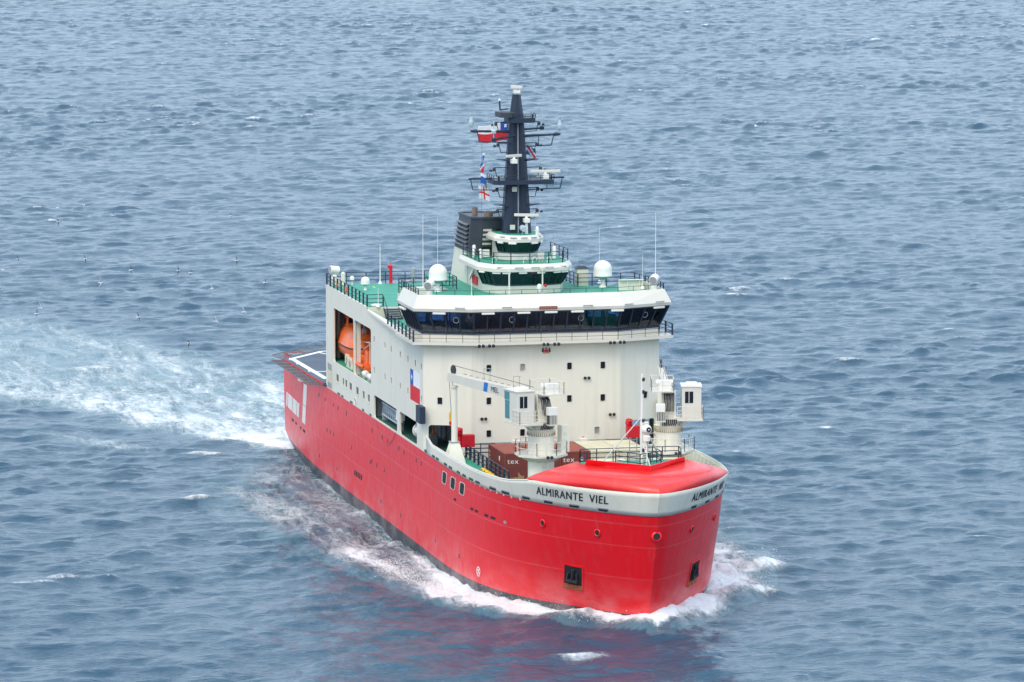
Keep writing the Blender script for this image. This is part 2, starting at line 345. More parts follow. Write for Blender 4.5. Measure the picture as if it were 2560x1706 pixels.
# smooth value noise for foam patches
def vnoise(x, y, L, seed):
    rs = np.random.RandomState(seed); G = rs.rand(256, 256); u, v = x/L, y/L; i = np.floor(u).astype(int); j = np.floor(v).astype(int); f = u-i; g = v-j; f = f*f*(3-2*f); g = g*g*(3-2*g)
    a = G[i % 256, j % 256]; b = G[(i+1) % 256, j % 256]; c = G[i % 256, (j+1) % 256]; d = G[(i+1) % 256, (j+1) % 256]
    return (a*(1-f)+b*f)*(1-g)+(c*(1-f)+d*f)*g
def fbm(x, y, L, seed, o=4): return sum(vnoise(x, y, L/2**k, seed+k)*0.5**k for k in range(o))/sum(0.5**k for k in range(o))
def sea_sheet():
    xs = [170.0]
    while xs[-1] > -1150:
        x = xs[-1]; xs.append(x-(0.36 if x > -20 else 0.36+0.9*min(1, (-20-x)/600)))
    xs = np.array(xs); NC = 740
    dist = CAM[0]-xs; ctr = CAM[1]+dist*(-fw.y/fw.x)*1.0; wid = np.maximum(75, dist*0.185)
    u = np.linspace(-1, 1, NC); X = np.repeat(xs[:, None], NC, 1); Y = ctr[:, None]+wid[:, None]*u[None, :]
    h = samp(TH, X, Y); dx = samp(TX, X, Y); dy = samp(TY, X, Y); jac = samp(TJ, X, Y)
    a = R(33); X2, Y2 = X*math.cos(a)-Y*math.sin(a)+77, X*math.sin(a)+Y*math.cos(a)+31
    h += 0.35*samp(TH, X2*1.618, Y2*1.618)
    # short wind waves: gentle ripples, with steep crests standing up in scattered groups
    g = samp(GH, X*1.05, Y*0.55); g2 = samp(GH, X*0.8+40, Y*0.42+19)
    grp = sstep(0.40, 0.72, fbm(X, Y*0.6, 34, 91, 3)); far_amp = 1+0.5*sstep(-100, -700, X)
    h += far_amp*(0.024*g+0.018*g2+(0.45+0.7*grp)*(0.115*np.maximum(g-0.5, 0)**1.15+0.15*np.maximum(g2-1.1, 0)**1.15))
    # hull waterline and the ship's own waves
    wlc = curve_at(-0.6); hb = np.interp(X, wlc[:, 0], wlc[:, 1], left=0, right=0)
    inx = (X > 2) & (X < 107.2); d = np.abs(Y)-hb
    ox = [-60, 0, 3, 18, 31, 45, 55, 68, 80, 91, 98, 104, 107, 109.2, 110.6]
    oS = [30, 12, 13, 19, 23, 23.5, 21.5, 19, 17, 14.4, 11.0, 6.0, 3.6, 1.7, 0.0]; oP = [60, 34, 32, 29, 26, 24, 22, 19.5, 17.5, 14.5, 10.5, 5.9, 3.6, 1.7, 0.0]
    out = np.where(Y < 0, np.interp(X, ox, oS), np.interp(X, ox, oP))
    n1 = fbm(X, Y, 6.0, 11); n2 = fbm(X, Y, 2.2, 29); n3 = fbm(X*0.35, Y, 2.6, 47)
    bow = sstep(62, 98, X)*(1-sstep(109.5, 112.5, X))
    edge = np.abs(Y)-out
    ridge = np.exp(-(edge+0.8)**2/3.2)
    h += bow*(0.45*ridge*(0.3+1.2*n1)+0.50*np.exp(-(np.maximum(d, 0)/1.6)**2)*(0.4+1.1*n2)+0.5*(n2-0.45)*(edge < 0.5)*(d > -1))
    h += np.where(X > 60, 0, 1)*0.3*np.exp(-(edge/3.5)**2)*sstep(-60, 10, X)*(n1)
    def pdist(pts):
        best = np.full(X.shape, 1e9)
        for (ax, ay), (bx, by) in zip(pts, pts[1:]):
            t = np.clip(((X-ax)*(bx-ax)+(Y-ay)*(by-ay))/((bx-ax)**2+(by-ay)**2), 0, 1); best = np.minimum(best, np.hypot(X-ax-t*(bx-ax), Y-ay-t*(by-ay)))
        return best
    q1 = pdist([(107, 1.2), (100.2, 6.2), (97.5, 8.2), (94.5, 11.0), (94.2, 13.6)]); q2 = pdist([(92, 9.9), (87.5, 11.8), (84.5, 14.6), (82.4, 17.4)])
    port_roll = np.maximum(np.exp(-(q1/1.5)**2), np.exp(-(q2/1.7)**2)); h += 0.55*port_roll*(0.25+1.3*n2)
    # foam amount
    F = np.zeros_like(h)
    side = (X > -2) & (X < 112) & (edge < 1.2) & (d > -1.5)
    along = np.interp(X, [-2, 20, 45, 62, 78, 92, 108], [0.55, 0.68, 0.78, 0.80, 0.86, 1.0, 1.15])
    prof = 0.66+0.30*np.exp(-(edge+2.5)**2/12.0)+0.45*np.exp(-np.maximum(d, 0)**2/2.2)*bow
    F = np.where(side, along*np.clip(prof, 0, 1.1)*(1-sstep(-2.2*np.interp(X, [40, 90], [3, 1]), 1.2, edge+3.0*(n1-0.5)))*(0.5+1.0*n3), 0)
    F = np.where((Y > 0) & (X > 70), np.maximum(F, 0.95*port_roll), F)
    # a small breaking crest ahead of the bow
    F = np.maximum(F, 0.85*np.exp(-((X-118)/2.2)**2-((Y+8.0)/2.6)**2)); h += 0.45*np.exp(-((X-118)/1.6)**2-((Y+8.0)/3.0)**2)
    # propeller wake: the ship has been turning, so the wash bends away to starboard
    s = np.maximum(4-X, 0); yc = np.interp(s, [0, 14, 34, 54, 84, 104, 204, 400], [0, -5.0, -10.5, -17, -28, -36, -85, -200]); hw = np.interp(s, [0, 14, 34, 54, 84, 104, 204], [10.5, 15.5, 18.0, 20, 23, 25, 34])
    q = np.abs(Y-yc)/hw; wk = (X < 4)*(1-sstep(0.62, 1.2, q+0.35*(n1-0.5))); fade = np.exp(-s/230.0)
    W = wk*fade*(0.66+0.20*np.exp(-((q-0.75)/0.25)**2)+0.30*np.exp(-s/25.0))
    F = np.maximum(F, W*(0.45+1.0*n3))
    # outer streak left of the wake (old bow-wave foam)
    st = np.exp(-((Y+33-0.57*(X+14.7))/2.8)**2)*np.exp(-((X+7)/10.0)**2); F = np.maximum(F, 0.62*st*(0.5+n3))
    # scattered whitecaps on the steepest crests
    cap = sstep(0.36, 0.48, h)*(fbm(X, Y, 23, 71) > 0.57)
    F = np.maximum(F, 0.75*cap)
    aer = np.clip(wk*fade*1.0+0.55*np.where(side, along, 0)*0.8+0.5*st, 0, 1)
    calm = 1-0.45*wk*fade
    Z = SEA+h*calm
    ins = inx & (d < -0.8); Z = np.where(ins, -2.2, Z)
    ch = 1.15*np.where(inx & (d < 2.5), 0, 1)
    V = np.stack([X-ch*dx, Y-ch*dy, Z], -1).reshape(-1, 3)
    nr, nc = X.shape; I = np.arange(nr*nc).reshape(nr, nc)
    Q = np.stack([I[:-1, :-1], I[1:, :-1], I[1:, 1:], I[:-1, 1:]], -1).reshape(-1, 4)
    me = bpy.data.meshes.new('sea'); me.vertices.add(len(V)); me.vertices.foreach_set('co', V.astype(np.float32).ravel())
    me.loops.add(Q.size); me.loops.foreach_set('vertex_index', Q.astype(np.int32).ravel())
    me.polygons.add(len(Q)); me.polygons.foreach_set('loop_start', np.arange(0, Q.size, 4, dtype=np.int32)); me.polygons.foreach_set('loop_total', np.full(len(Q), 4, np.int32))
    me.update(calc_edges=True); me.polygons.foreach_set('use_smooth', np.ones(len(Q), bool))
    for nm, A in (('foam', F), ('aer', aer)):
        at = me.attributes.new(nm, 'FLOAT', 'POINT'); at.data.foreach_set('value', A.astype(np.float32).ravel())
    if me.polygons[0].normal.z < 0: me.flip_normals()
    return me
def sea_mat():
    m = bpy.data.materials.new('sea_water'); n, l, p = nodes(m)
    tc = n.new('ShaderNodeTexCoord')
    def att(nm): a = n.new('ShaderNodeAttribute'); a.attribute_name = nm; return a.outputs['Fac']
    def noise(sc, det, scl=(1, 1, 1), rg=0.6, dist=0.0):
        mp = n.new('ShaderNodeMapping'); mp.inputs['Scale'].default_value = scl; mp.inputs['Rotation'].default_value = (0, 0, R(12)); l.new(tc.outputs['Object'], mp.inputs[0])
        z = n.new('ShaderNodeTexNoise'); z.inputs['Scale'].default_value = sc; z.inputs['Detail'].default_value = det; z.inputs['Roughness'].default_value = rg; z.inputs['Distortion'].default_value = dist; l.new(mp.outputs[0], z.inputs['Vector']); return z.outputs[0]
    def mth(op, a, b=None):
        x = n.new('ShaderNodeMath'); x.operation = op
        for i, q in enumerate((a, b)):
            if q is None: continue
            if isinstance(q, (int, float)): x.inputs[i].default_value = q
            else: l.new(q, x.inputs[i])
        return x.outputs[0]
    def rng(a, lo, hi, o0=0.0, o1=1.0, sm=False):
        r = n.new('ShaderNodeMapRange'); r.inputs[1].default_value = lo; r.inputs[2].default_value = hi; r.inputs[3].default_value = o0; r.inputs[4].default_value = o1
        if sm: r.interpolation_type = 'SMOOTHSTEP'
        l.new(a, r.inputs[0]); return r.outputs[0]
    def mix(f, a, b):
        x = n.new('ShaderNodeMix'); x.data_type = 'RGBA'; l.new(f, x.inputs[0])
        for i, q in ((6, a), (7, b)):
            if isinstance(q, tuple): x.inputs[i].default_value = (*q, 1)
            else: l.new(q, x.inputs[i])
        return x.outputs[2]
    F, A = att('foam'), att('aer')
    fn = noise(1.6, 9, (0.55, 1.0, 1), 0.78, 0.5); ln = noise(0.35, 8, (0.28, 1.3, 1), 0.7, 0.9)
    t = mth('ADD', mth('MULTIPLY', F, 1.15), mth('MULTIPLY', mth('SUBTRACT', mth('ADD', mth('MULTIPLY', fn, 0.6), mth('MULTIPLY', ln, 0.4)), 0.5), 3.0))
    foam = mth('MULTIPLY', rng(t, 0.40, 1.15, 0, 0.92, True), rng(F, 0.02, 0.18))
    lace = mth('MAXIMUM', rng(mth('SUBTRACT', 1.0, mth('ABSOLUTE', mth('SUBTRACT', mth('MULTIPLY', noise(0.9, 6, (0.7, 1.0, 1), 0.66, 1.2), 2.0), 1.0))), 0.86, 0.97, 0, 1, True), rng(mth('SUBTRACT', 1.0, mth('ABSOLUTE', mth('SUBTRACT', mth('MULTIPLY', noise(0.45, 6, (0.4, 1.1, 1), 0.66, 1.5), 2.0), 1.0))), 0.90, 0.98, 0, 1, True))
    foam = mth('MAXIMUM', foam, mth('MULTIPLY', mth('MULTIPLY', lace, rng(ln, 0.42, 0.60)), rng(F, 0.22, 0.75, 0, 0.75)))
    deep = mix(noise(0.02, 3), (0.022, 0.066, 0.110), (0.026, 0.075, 0.120))
    wcol = mix(rng(mth('MULTIPLY', A, rng(ln, 0.3, 0.7, 0.3, 1.0)), 0.05, 0.9, 0, 0.85), deep, (0.17, 0.31, 0.34))
    l.new(mix(foam, wcol, (0.80, 0.84, 0.85)), p.inputs['Base Color'])
    l.new(rng(foam, 0, 1, 0.16, 0.65), p.inputs['Roughness']); p.inputs['IOR'].default_value = 1.333
    def ridge(a): return mth('SUBTRACT', 1.0, mth('ABSOLUTE', mth('SUBTRACT', mth('MULTIPLY', a, 2.0), 1.0)))
    chop = mth('ADD', mth('MULTIPLY', mth('POWER', ridge(noise(0.42, 4, (1.15, 0.55, 1), 0.62, 0.3)), 2.0), 0.65), mth('MULTIPLY', mth('POWER', ridge(noise(0.95, 4, (1.1, 0.6, 1), 0.62, 0.2)), 2.0), 0.35))
    gust = rng(noise(0.022, 3, (1, 1.6, 1), 0.6), 0.3, 0.7, 0.55, 1.0)
    b1 = n.new('ShaderNodeBump'); b1.inputs['Strength'].default_value = 1.0; b1.inputs['Distance'].default_value = 0.21
    l.new(mth('MULTIPLY', chop, gust), b1.inputs['Height'])
    b2 = n.new('ShaderNodeBump'); b2.inputs['Strength'].default_value = 0.8; b2.inputs['Distance'].default_value = 0.035
    l.new(noise(3.0, 6, (1.0, 0.7, 1), 0.7), b2.inputs['Height']); l.new(b1.outputs[0], b2.inputs['Normal'])
    b3 = n.new('ShaderNodeBump'); b3.inputs['Strength'].default_value = 0.9; b3.inputs['Distance'].default_value = 0.15; l.new(foam, b3.inputs['Height']); l.new(b2.outputs[0], b3.inputs['Normal'])
    l.new(b3.outputs[0], p.inputs['Normal'])
    MT['sea_water'] = m
sea_mat()
tag(link('sea', sea_sheet(), 'sea_water'), kind='structure')
far = MB(); far.add([(-30000, -30000, -2.6), (30000, -30000, -2.6), (30000, 30000, -2.6), (-30000, 30000, -2.6)], [(0, 1, 2, 3)])
tag(far.build('open_sea', 'sea_water'), kind='structure')

def spray():
    rs = np.random.RandomState(3); P = []
    def strew(path, n, w, hmax):
        path = np.array(path, float); L = np.concatenate([[0], np.cumsum(np.hypot(*np.diff(path, axis=0).T))])
        t = rs.rand(n)*L[-1]; x = np.interp(t, L, path[:, 0])+rs.randn(n)*w; y = np.interp(t, L, path[:, 1])+rs.randn(n)*w
        z = SEA+0.35+np.abs(rs.randn(n))*hmax*0.45; P.extend(zip(x, y, z))
    strew([(107, 0.6), (100.2, 6.0), (95, 10.5), (94.2, 13.6)], 2600, .7, 1.3); strew([(92, 9.9), (87.5, 11.8), (84.5, 14.6), (82.4, 17.4)], 1500, .8, 1.2)
    strew([(108.5, -0.6), (104, -4.8), (99, -8.2), (93, -11.5), (85, -14), (74, -14.5)], 3600, .8, .8)
    V, Fc = [], []
    for x, y, z in P:
        if abs(y) < half(x, max(z, -0.6))+0.05 and x < 108: continue
        r = 0.015+0.035*rs.rand()**2; k = len(V); a = rs.rand()*6.28
        V += [(x+r*math.cos(a), y+r*math.sin(a), z-r*.6), (x+r*math.cos(a+2.1), y+r*math.sin(a+2.1), z-r*.6), (x+r*math.cos(a+4.2), y+r*math.sin(a+4.2), z-r*.6), (x, y, z+r)]
        Fc += [(k, k+1, k+2), (k, k+1, k+3), (k+1, k+2, k+3), (k+2, k, k+3)]
    me = bpy.data.meshes.new('sea_spray'); me.from_pydata(V, [], Fc); return tag(link('sea_spray', me, 'line_white'), 'white droplets of spray thrown up along the bow wave', 'spray', kind='stuff')
spray()

# ---------------------------------------------------------------- the ship: hull
ship = thing('icebreaker_ship', 'red-hulled icebreaker with cream superstructure and dark mast, steaming towards the viewer', 'ship')
def hull_strip(name, z0, z1, mat, nz):
    zs = np.linspace(z0, z1, nz+1); m = MB(); rings = []
    for z in zs:
        c = curve_at(z); rings.append([(x, -y, z) for x, y in c]+[(x, y, z) for x, y in c[::-1][1:]])
    m.loft(rings, closed=False); return m, rings
m, rg = hull_strip('b', -4, 0.0, 'hull_black', 10); n = len(rg[0]); m.f.append((n*0+0, n-1, n*10+n-1, n*10)); hull_bottom = m
hs, rg = hull_strip('hull', 0.0, 8.44, 'hull_red', 14)
k = len(rg)-1; n = len(rg[0])
for i in range(k): hs.f.append((i*n, i*n+n-1, (i+1)*n+n-1, (i+1)*n))      # transom
hull = hs.build('hull', 'hull_red', ship, smooth=True)
hull_bottom.build('boot_top', 'hull_black', hull, smooth=True)
# main deck lids inside the hull
def deck(name, X0, X1, z, mat, inset=0.0, n=40, parent=ship, yin=None, side=0):
    m = MB(); xs = np.linspace(X0, X1, n)
    for a, b in zip(xs, xs[1:]):
        ha, hb = max(0.02, half(a, z)-inset), max(0.02, half(b, z)-inset)
        if yin is None: m.add([(a, -ha, z), (b, -hb, z), (b, hb, z), (a, ha, z)], [(0, 1, 2, 3)])
        else: m.add([(a, side*ha, z), (b, side*hb, z), (b, side*yin, z), (a, side*yin, z)], [(0, 1, 2, 3)])
    return m.build(name, mat, parent)
paint('cargo_steel', (0.13, 0.115, 0.11), 0.7, 0.3, 0.6)
deck('cargo_deck', 70, 101, 7.0, 'cargo_steel', 0.05)
for s in (-1, 1):
    deck('side_deck', 71.5, 97.5, 8.3, 'green_deck', 0.06, yin=7.35, side=s)
    MB().box(71.5, 97.5, s*7.35-0.03, s*7.35+0.03, 7.0, 8.296).build('deck_coaming', 'cream', ship)
# bulwark, cream, with a top edge that sweeps up to the bow
def bul_top(X):
    return float(np.interp(X, [71.0, 72.2, 73.4, 74.5, 82, 90, 96.0, 97.5, 99.0, 100.2, 101.2, 111.5], [11.0, 10.2, 9.62, 9.5, 9.56, 9.66, 9.76, 9.86, 10.07, 10.25, 10.33, 10.35]))
for s in (-1, 1):
    m = MB(); st = [i for i in range(NS) if CV[8.44][i, 0] >= 71]; rows = []
    for i in st:
        zt = bul_top(CV[8.44][i, 0]); 
        r = []
        for j in range(6):
            z = 8.44+(zt-8.44)*j/5; c = curve_at(z)[i]; r.append((c[0], s*c[1], z))
        rows.append(r)
    m.loft(rows, closed=False)
    b = m.build('bulwark', 'cream', ship, smooth='all'); sm = b.modifiers.new('solid', 'SOLIDIFY'); sm.thickness = 0.10; sm.offset = -1 if s < 0 else 1
    sm.offset = 0
    # cap rail
    t = MB(); t.path([(r[-1][0], r[-1][1], r[-1][2]) for r in rows if r[-1][0] < 101.3], 0.07, 6); t.build('cap_rail', 'cream_clean', ship)
    # inner stiffeners of the bulwark
    fm = MB(); fm.add([(-0.03, 0, 0), (0.03, 0, 0), (0.03, 0.42, 0), (-0.03, 0.42, 0), (-0.03, 0, 1.15), (0.03, 0, 1.15), (0.03, 0.1, 1.15), (-0.03, 0.1, 1.15)], [(0, 3, 2, 1), (4, 5, 6, 7), (0, 1, 5, 4), (1, 2, 6, 5), (2, 3, 7, 6), (3, 0, 4, 7)])
    src = None
    for X in np.arange(74.5, 100.4, 1.3):
        zb = 8.31; p, nn = hull_pt(arc_of_X(X, 9.0), 9.0, s, -0.06); a = math.atan2(-nn.y, -nn.x)-math.pi/2
        M = Matrix.Translation((p.x, p.y, zb)) @ Matrix.Rotation(a, 4, 'Z')
        if src is None: src = fm.build('bulwark_stay', 'cream', ship); src.matrix_local = M
        else: inst(src, ship, M)
# freeing slots low in the bulwark (raised plates, inner shade put into the colour; some rimmed)
def hull_patch(name, X, z0, z1, w, side, mat, parent, off=0.012, r=0.06, zc=None, depth=0.02):
    zc = (z0+z1)/2; s0 = arc_of_X(X, zc); loop = rrect(-w/2, w/2, z0, z1, min(r, w*0.45, (z1-z0)*0.45), 3)
    A, B = [], []
    for u, z in loop:
        p, nn = hull_pt(max(0.01, s0-u), z, side, off); A.append(p); B.append(p-nn*(off+depth))
    return MB().loft([B, A]).build(name, mat, parent)
for s in (-1, 1):
    for a, b in ((72.55, .9), (75.75, 1.05), (77.3, 1.05), (80.5, 1.1), (82.4, 1.1), (85.2, 1.05), (87.1, 1.05), (89.2, 1.1), (91.0, 1.1)):
        hull_patch('freeing_port', a, 8.52, 8.74, b, s, 'dark_green', hull, 0.08)
    for X, w in ((94.6, 1.3), (97.0, 1.3), (100.0, 1.0), (102.6, 1.0), (105.1, 1.0), (107.5, 0.95)):
        hull_patch('freeing_port', X, 8.53, 8.70, w, s, 'hole_shade', hull, 0.085)
        hull_patch('freeing_port_rim', X, 8.49, 8.80, w+0.12, s, 'steel_grey', hull, 0.072)
# the turtleback hood over the forecastle
def hood():
    e = [p for p in CV[10.35] if p[0] >= 100.6]
    kn = spline([(101.1, 6.75), (103.2, 6.45), (105.3, 5.75), (107.3, 4.35), (108.65, 2.75), (109.3, 1.3), (109.45, 0)], 40)
    tp = spline([(101.4, 4.3), (103.1, 4.15), (104.6, 3.0), (106.2, 1.55), (107.3, 0.6), (107.75, 0.2), (107.86, 0)], 40)
    ee = spline(e[::3]+[e[-1]], 40)
    def row(c, z): return [(x, -y, z) for x, y in c]+[(x, y, z) for x, y in c[::-1][1:]]
    r0 = row(ee, 10.36); r1 = [(x, y, float(np.interp(x, [101.1, 107.5], [10.95, 11.3]))) for x, y, z in row(kn, 0)]; r2 = row(tp, 11.64)
    mid = [tuple(0.5*(np.array(a)+np.array(b))+np.array((0, 0, 0.02))) for a, b in zip(r0, r1)]
    m = MB().loft([r0, mid, r1], closed=False); m.loft([r1, [tuple(0.5*(np.array(a)+np.array(b))) for a, b in zip(r1, r2)], r2], closed=False)
    h = m.build('turtleback', 'hood_red', ship, smooth=True)
    so = h.modifiers.new('solid', 'SOLIDIFY'); so.thickness = 0.08; so.offset = 0
    return r0, r1, r2
r0, r1, r2 = hood()
m = MB()      # green platform behind the breakwater and the bulkhead below the hood's aft edge
pf = [(x, y) for x, y, z in r2]; m.add([(x, y, 11.6) for x, y in pf], [tuple(range(len(pf)))]); m.build('mast_platform', 'green_deck', ship)
ae = [r0[0], r1[0], r2[0], r2[-1], r1[-1], r0[-1]]
MB().loft([[(100.75, max(-6.8, min(6.8, p[1])), 7.0) for p in ae], [(p[0]+0.02, p[1], p[2]-0.05) for p in ae]], closed=False).build('hood_bulkhead', 'cream', ship)
bw = MB()
P0 = [(103.1, -4.12), (107.86, 0), (103.1, 4.12)]
A = [(103.1, -4.15, 11.58), (107.95, 0, 11.58), (103.1, 4.15, 11.58)]; T = [(103.55, -4.02, 12.1), (108.0, 0, 12.12), (103.55, 4.02, 12.1)]
bw.loft([A, T], closed=False); b = bw.build('breakwater', 'hull_red', ship); so = b.modifiers.new('solid', 'SOLIDIFY'); so.thickness = 0.09; so.offset = 0
rail('railing', [(102.9, -3.9, 11.6), (101.5, -4.1, 11.6), (101.5, 4.1, 11.6), (102.9, 3.9, 11.6)], 'navy', ship, 1.05)
rail('railing', [(103.2, -1.6, 11.6), (105.6, -0.2, 11.6), (104.2, 1.9, 11.6), (101.5, 1.9, 11.6)], 'navy', ship, 1.1)

# ship's name on both bows
def bow_name(side, Xstart, Xend, z0, hgt):
    for k, sh in enumerate((-0.012, 0.012)):      # two passes thicken the strokes
        me = text_mesh('ALMIRANTE  VIEL', 1.0, 1.12); xs = [v.co.x for v in me.vertices]; ys = [v.co.y for v in me.vertices]
        x0, x1, y1 = min(xs), max(xs), max(ys); sA, sB = arc_of_X(Xstart, 9.5), arc_of_X(Xend, 9.5); sg = 1 if sB > sA else -1
        for v in me.vertices:
            u = (v.co.x-x0)/(x1-x0); z = z0+hgt*v.co.y/y1+sh; v.co = hull_pt(sA+(sB-sA)*u+sg*sh*2.2, z, side, 0.075+0.006*k)[0]
        link('bow_lettering', me, 'letter_navy', hull)
bow_name(-1, 101.8, 108.25, 9.18, 0.66); bow_name(1, 108.45, 101.8, 9.18, 0.66)

# hull openings as thin plates, their inner shade put into a dark colour
for X, z in [(23.44, 7.15), (26.62, 7.16), (30.74, 7.17), (33.08, 7.16), (37.09, 7.19), (27.49, 4.33), (29.17, 4.37), (30.77, 4.36), (39.61, 4.34), (49.13, 7.22), (53.76, 7.25), (56.2, 7.24), (61.01, 7.25), (63.25, 7.21), (68.41, 7.25), (70.51, 7.26), (48.25, 4.2), (48.95, 4.38), (51.32, 4.34), (54.61, 4.36), (23.55, 1.3), (32.29, 1.27), (53.07, 1.32), (61.82, 1.37), (76.15, 1.42), (84.84, 1.48)]:
    for s in (-1, 1): hull_patch('scupper', X, z-0.22, z+0.22, 0.34, s, 'hole_shade' if s > 9 else 'hull_black', hull, 0.012, 0.15)
for s in (-1, 1):
    for i in range(5): hull_patch('intake_slot', 41.1+i*0.78, 1.92, 2.46, 0.5, s, 'hole_shade', hull, 0.012, 0.12)
    for X in (79.75, 82.95, 86.05):                                        # mooring ports: rim; recess shade and lit jamb are flat coloured plates
        o = hull_patch('mooring_port', X, 6.84, 7.92, 1.72, s, 'cream', hull, 0.02, 0.3)
        hull_patch('port_recess_shade', X+0.12, 6.90, 7.88, 1.25, s, 'hole_shade', o, 0.03, 0.22); hull_patch('port_jamb_light', X-0.60, 6.95, 7.84, 0.24, s, 'steel_grey', o, 0.032, 0.08)
    for X, w in ((83.7, .8), (89.0, .8), (90.2, .8), (92.6, .9), (94.0, 1.0)): hull_patch('fairlead_slot', X, 6.0, 6.22, w, s, 'hole_shade', hull, 0.012, 0.08)
    hull_patch('fairlead_slot', 96.2, 5.95, 6.2, 0.5, s, 'steel_grey', hull, 0.012, 0.1)
    for X, z in ((101.4, 6.75), (106.4, 6.65)):
        c, nn = hull_pt(arc_of_X(X, z), z, s, 0.0)
        f = MB().lathe([(0.30, -0.05), (0.33, 0.06), (0.25, 0.10), (0.19, 0.05)], c, 16, nn).build('fairlead', 'hull_red', hull, smooth=True)
        MB().lathe([(0.20, 0.0), (0.20, 0.085)], c, 16, nn).build('fairlead_hole', 'hole_shade', f)
c, nn = hull_pt(0.05, 6.7, -1, 0.0)
f = MB().lathe([(0.42, -0.25), (0.42, 0.06), (0.30, 0.12), (0.24, 0.05)], (110.02, 0, 6.75), 18, (1, 0, 0.1)).build('bow_fairlead', 'hull_red', hull, smooth=True)
MB().lathe([(0.27, -0.1), (0.27, 0.10)], (110.02, 0, 6.78), 16, (1, 0, 0.1)).build('fairlead_hole', 'hole_shade', f)
# anchor pockets with stowed anchors
for s in (-1, 1):
    s0 = arc_of_X(103.0, 2.6)
    def pk(u, z, off): return hull_pt(s0-u, z, s, off)[0]
    fr = MB(); outer = [(-1.15, 1.50), (1.15, 1.42), (1.05, 3.55), (-1.15, 3.65)]; inner = [(-0.98, 1.92), (0.98, 1.86), (0.9, 3.42), (-0.98, 3.5)]
    fr.loft([[pk(u, z, -0.05) for u, z in outer], [pk(u, z, 0.07) for u, z in outer], [pk(u, z, 0.07) for u, z in inner], [pk(u, z, 0.015) for u, z in inner]])
    pocket = fr.build('anchor_pocket', 'hull_red', hull)
    MB().loft([[pk(u, z, 0.0) for u, z in inner], [pk(u, z, 0.03) for u, z in inner]]).build('pocket_shade', 'hole_shade', pocket)  # dark plate stands for the pocket's inner shade; no hole is cut
    an = MB(); an.beam(pk(0, 3.2, 0.12), pk(0, 2.2, 0.2), 0.22); an.beam(pk(-0.62, 2.25, 0.18), pk(0.62, 2.2, 0.18), 0.3, 0.22); an.beam(pk(-0.55, 2.25, 0.2), pk(-0.42, 2.9, 0.16), 0.16); an.beam(pk(0.55, 2.2, 0.2), pk(0.42, 2.85, 0.16), 0.16)
    an.build('anchor', 'black_rubber', pocket); MB().loft([[pk(u, z, 0.05) for u, z in [(-1.1, 1.52), (1.1, 1.45), (0.98, 1.84), (-0.98, 1.90)]], [pk(u, z, 0.10) for u, z in [(-1.1, 1.52), (1.1, 1.45), (0.98, 1.84), (-0.98, 1.90)]]]).build('pocket_lip', 'rust', pocket)  # anchor coloured near-black to match the pocket's painted shade
# bow thruster mark: white ring with a cross propeller sign
c, nn = hull_pt(arc_of_X(89.9, 1.0), 1.0, -1, 0.02); e1 = Vector((nn.y, -nn.x, 0)); e2 = Vector((0, 0, 1))
m = MB(); N = 20
ring = lambda r, o: [c+nn*o+e1*(r*math.cos(2*math.pi*i/N))+e2*(r*math.sin(2*math.pi*i/N)) for i in range(N)]
m.loft([ring(0.42, 0), ring(0.42, .012), ring(0.34, .012), ring(0.34, 0)], cap=False)
for a in (35, 125, 215, 305):
    d = e1*math.cos(R(a))+e2*math.sin(R(a)); m.beam(c+nn*.006+d*0.05, c+nn*.006+d*0.30, 0.10, 0.012, nn)
m.build('thruster_mark', 'line_white', hull)
# stern side: shutters and tall white panel, starboard and port
for s in (-1, 1):
    for X0, X1 in ((1.75, 2.65), (3.1, 6.15), (6.5, 9.35), (9.7, 11.05)): hull_patch('shutter', (X0+X1)/2, 3.25, 4.70, X1-X0, s, 'white', hull, 0.03, 0.1)
    hull_patch('white_panel', 14.9, 3.15, 7.2, 2.1, s, 'white', hull, 0.03, 0.03); hull_patch('panel_joint', 14.9, 5.0, 5.05, 2.1, s, 'steel_grey', hull, 0.034, 0.01)
    for X, w in ((6.2, 1.4), (8.6, .9), (11.9, .8), (14.2, 1.4)): hull_patch('stern_scuttle', X, 2.28, 2.52, w, s, 'hole_shade', hull, 0.012, 0.08)
    hull_patch('discharge_chute', 15.2, 6.45, 7.3, 0.5, s, 'hole_shade', hull, 0.02, 0.1)
    p, nn = hull_pt(arc_of_X(14.2, 7.5), 7.5, s, 0.2); MB().box(p.x-.6, p.x+.6, p.y-.25, p.y+.25, 7.35, 7.65).build('stern_lamp_box', 'cream', hull)

# ---------------------------------------------------------------- helideck
hd = MB()
HP = [(27.1, -10.75), (7.5, -11.0), (1.2, -6.2), (-0.6, 0), (1.2, 6.2), (7.5, 11.0), (27.1, 10.75)]
hd.loft([[(x, y*0.99, 8.46) for x, y in HP], [(x, y, 8.60) for x, y in HP], [(x, y, 8.80) for x, y in HP]])
heli = hd.build('helideck', 'flight_deck', ship)
m = MB()
for a, b in zip(HP, HP[1:]): m.beam((*a, 8.68), (*b, 8.68), 0.10, 0.16)
m.build('deck_edge', 'hull_red', heli)
def stripe(pts, w, mat='line_white', z=8.806, name='deck_line'):
    m = MB()
    for a, b in zip(pts, pts[1:]):
        d = Vector((b[0]-a[0], b[1]-a[1], 0)).normalized(); q = Vector((-d.y, d.x, 0))*w/2
        m.add([(a[0]-q.x, a[1]-q.y, z), (b[0]-q.x, b[1]-q.y, z), (b[0]+q.x, b[1]+q.y, z), (a[0]+q.x, a[1]+q.y, z)], [(0, 1, 2, 3)])
    return m.build(name, mat, heli)
stripe([(24.2, -9.9), (8.0, -10.25), (2.8, -6.2), (1.4, 0), (2.8, 6.2), (8.0, 10.25), (24.2, 9.9)], 0.55)
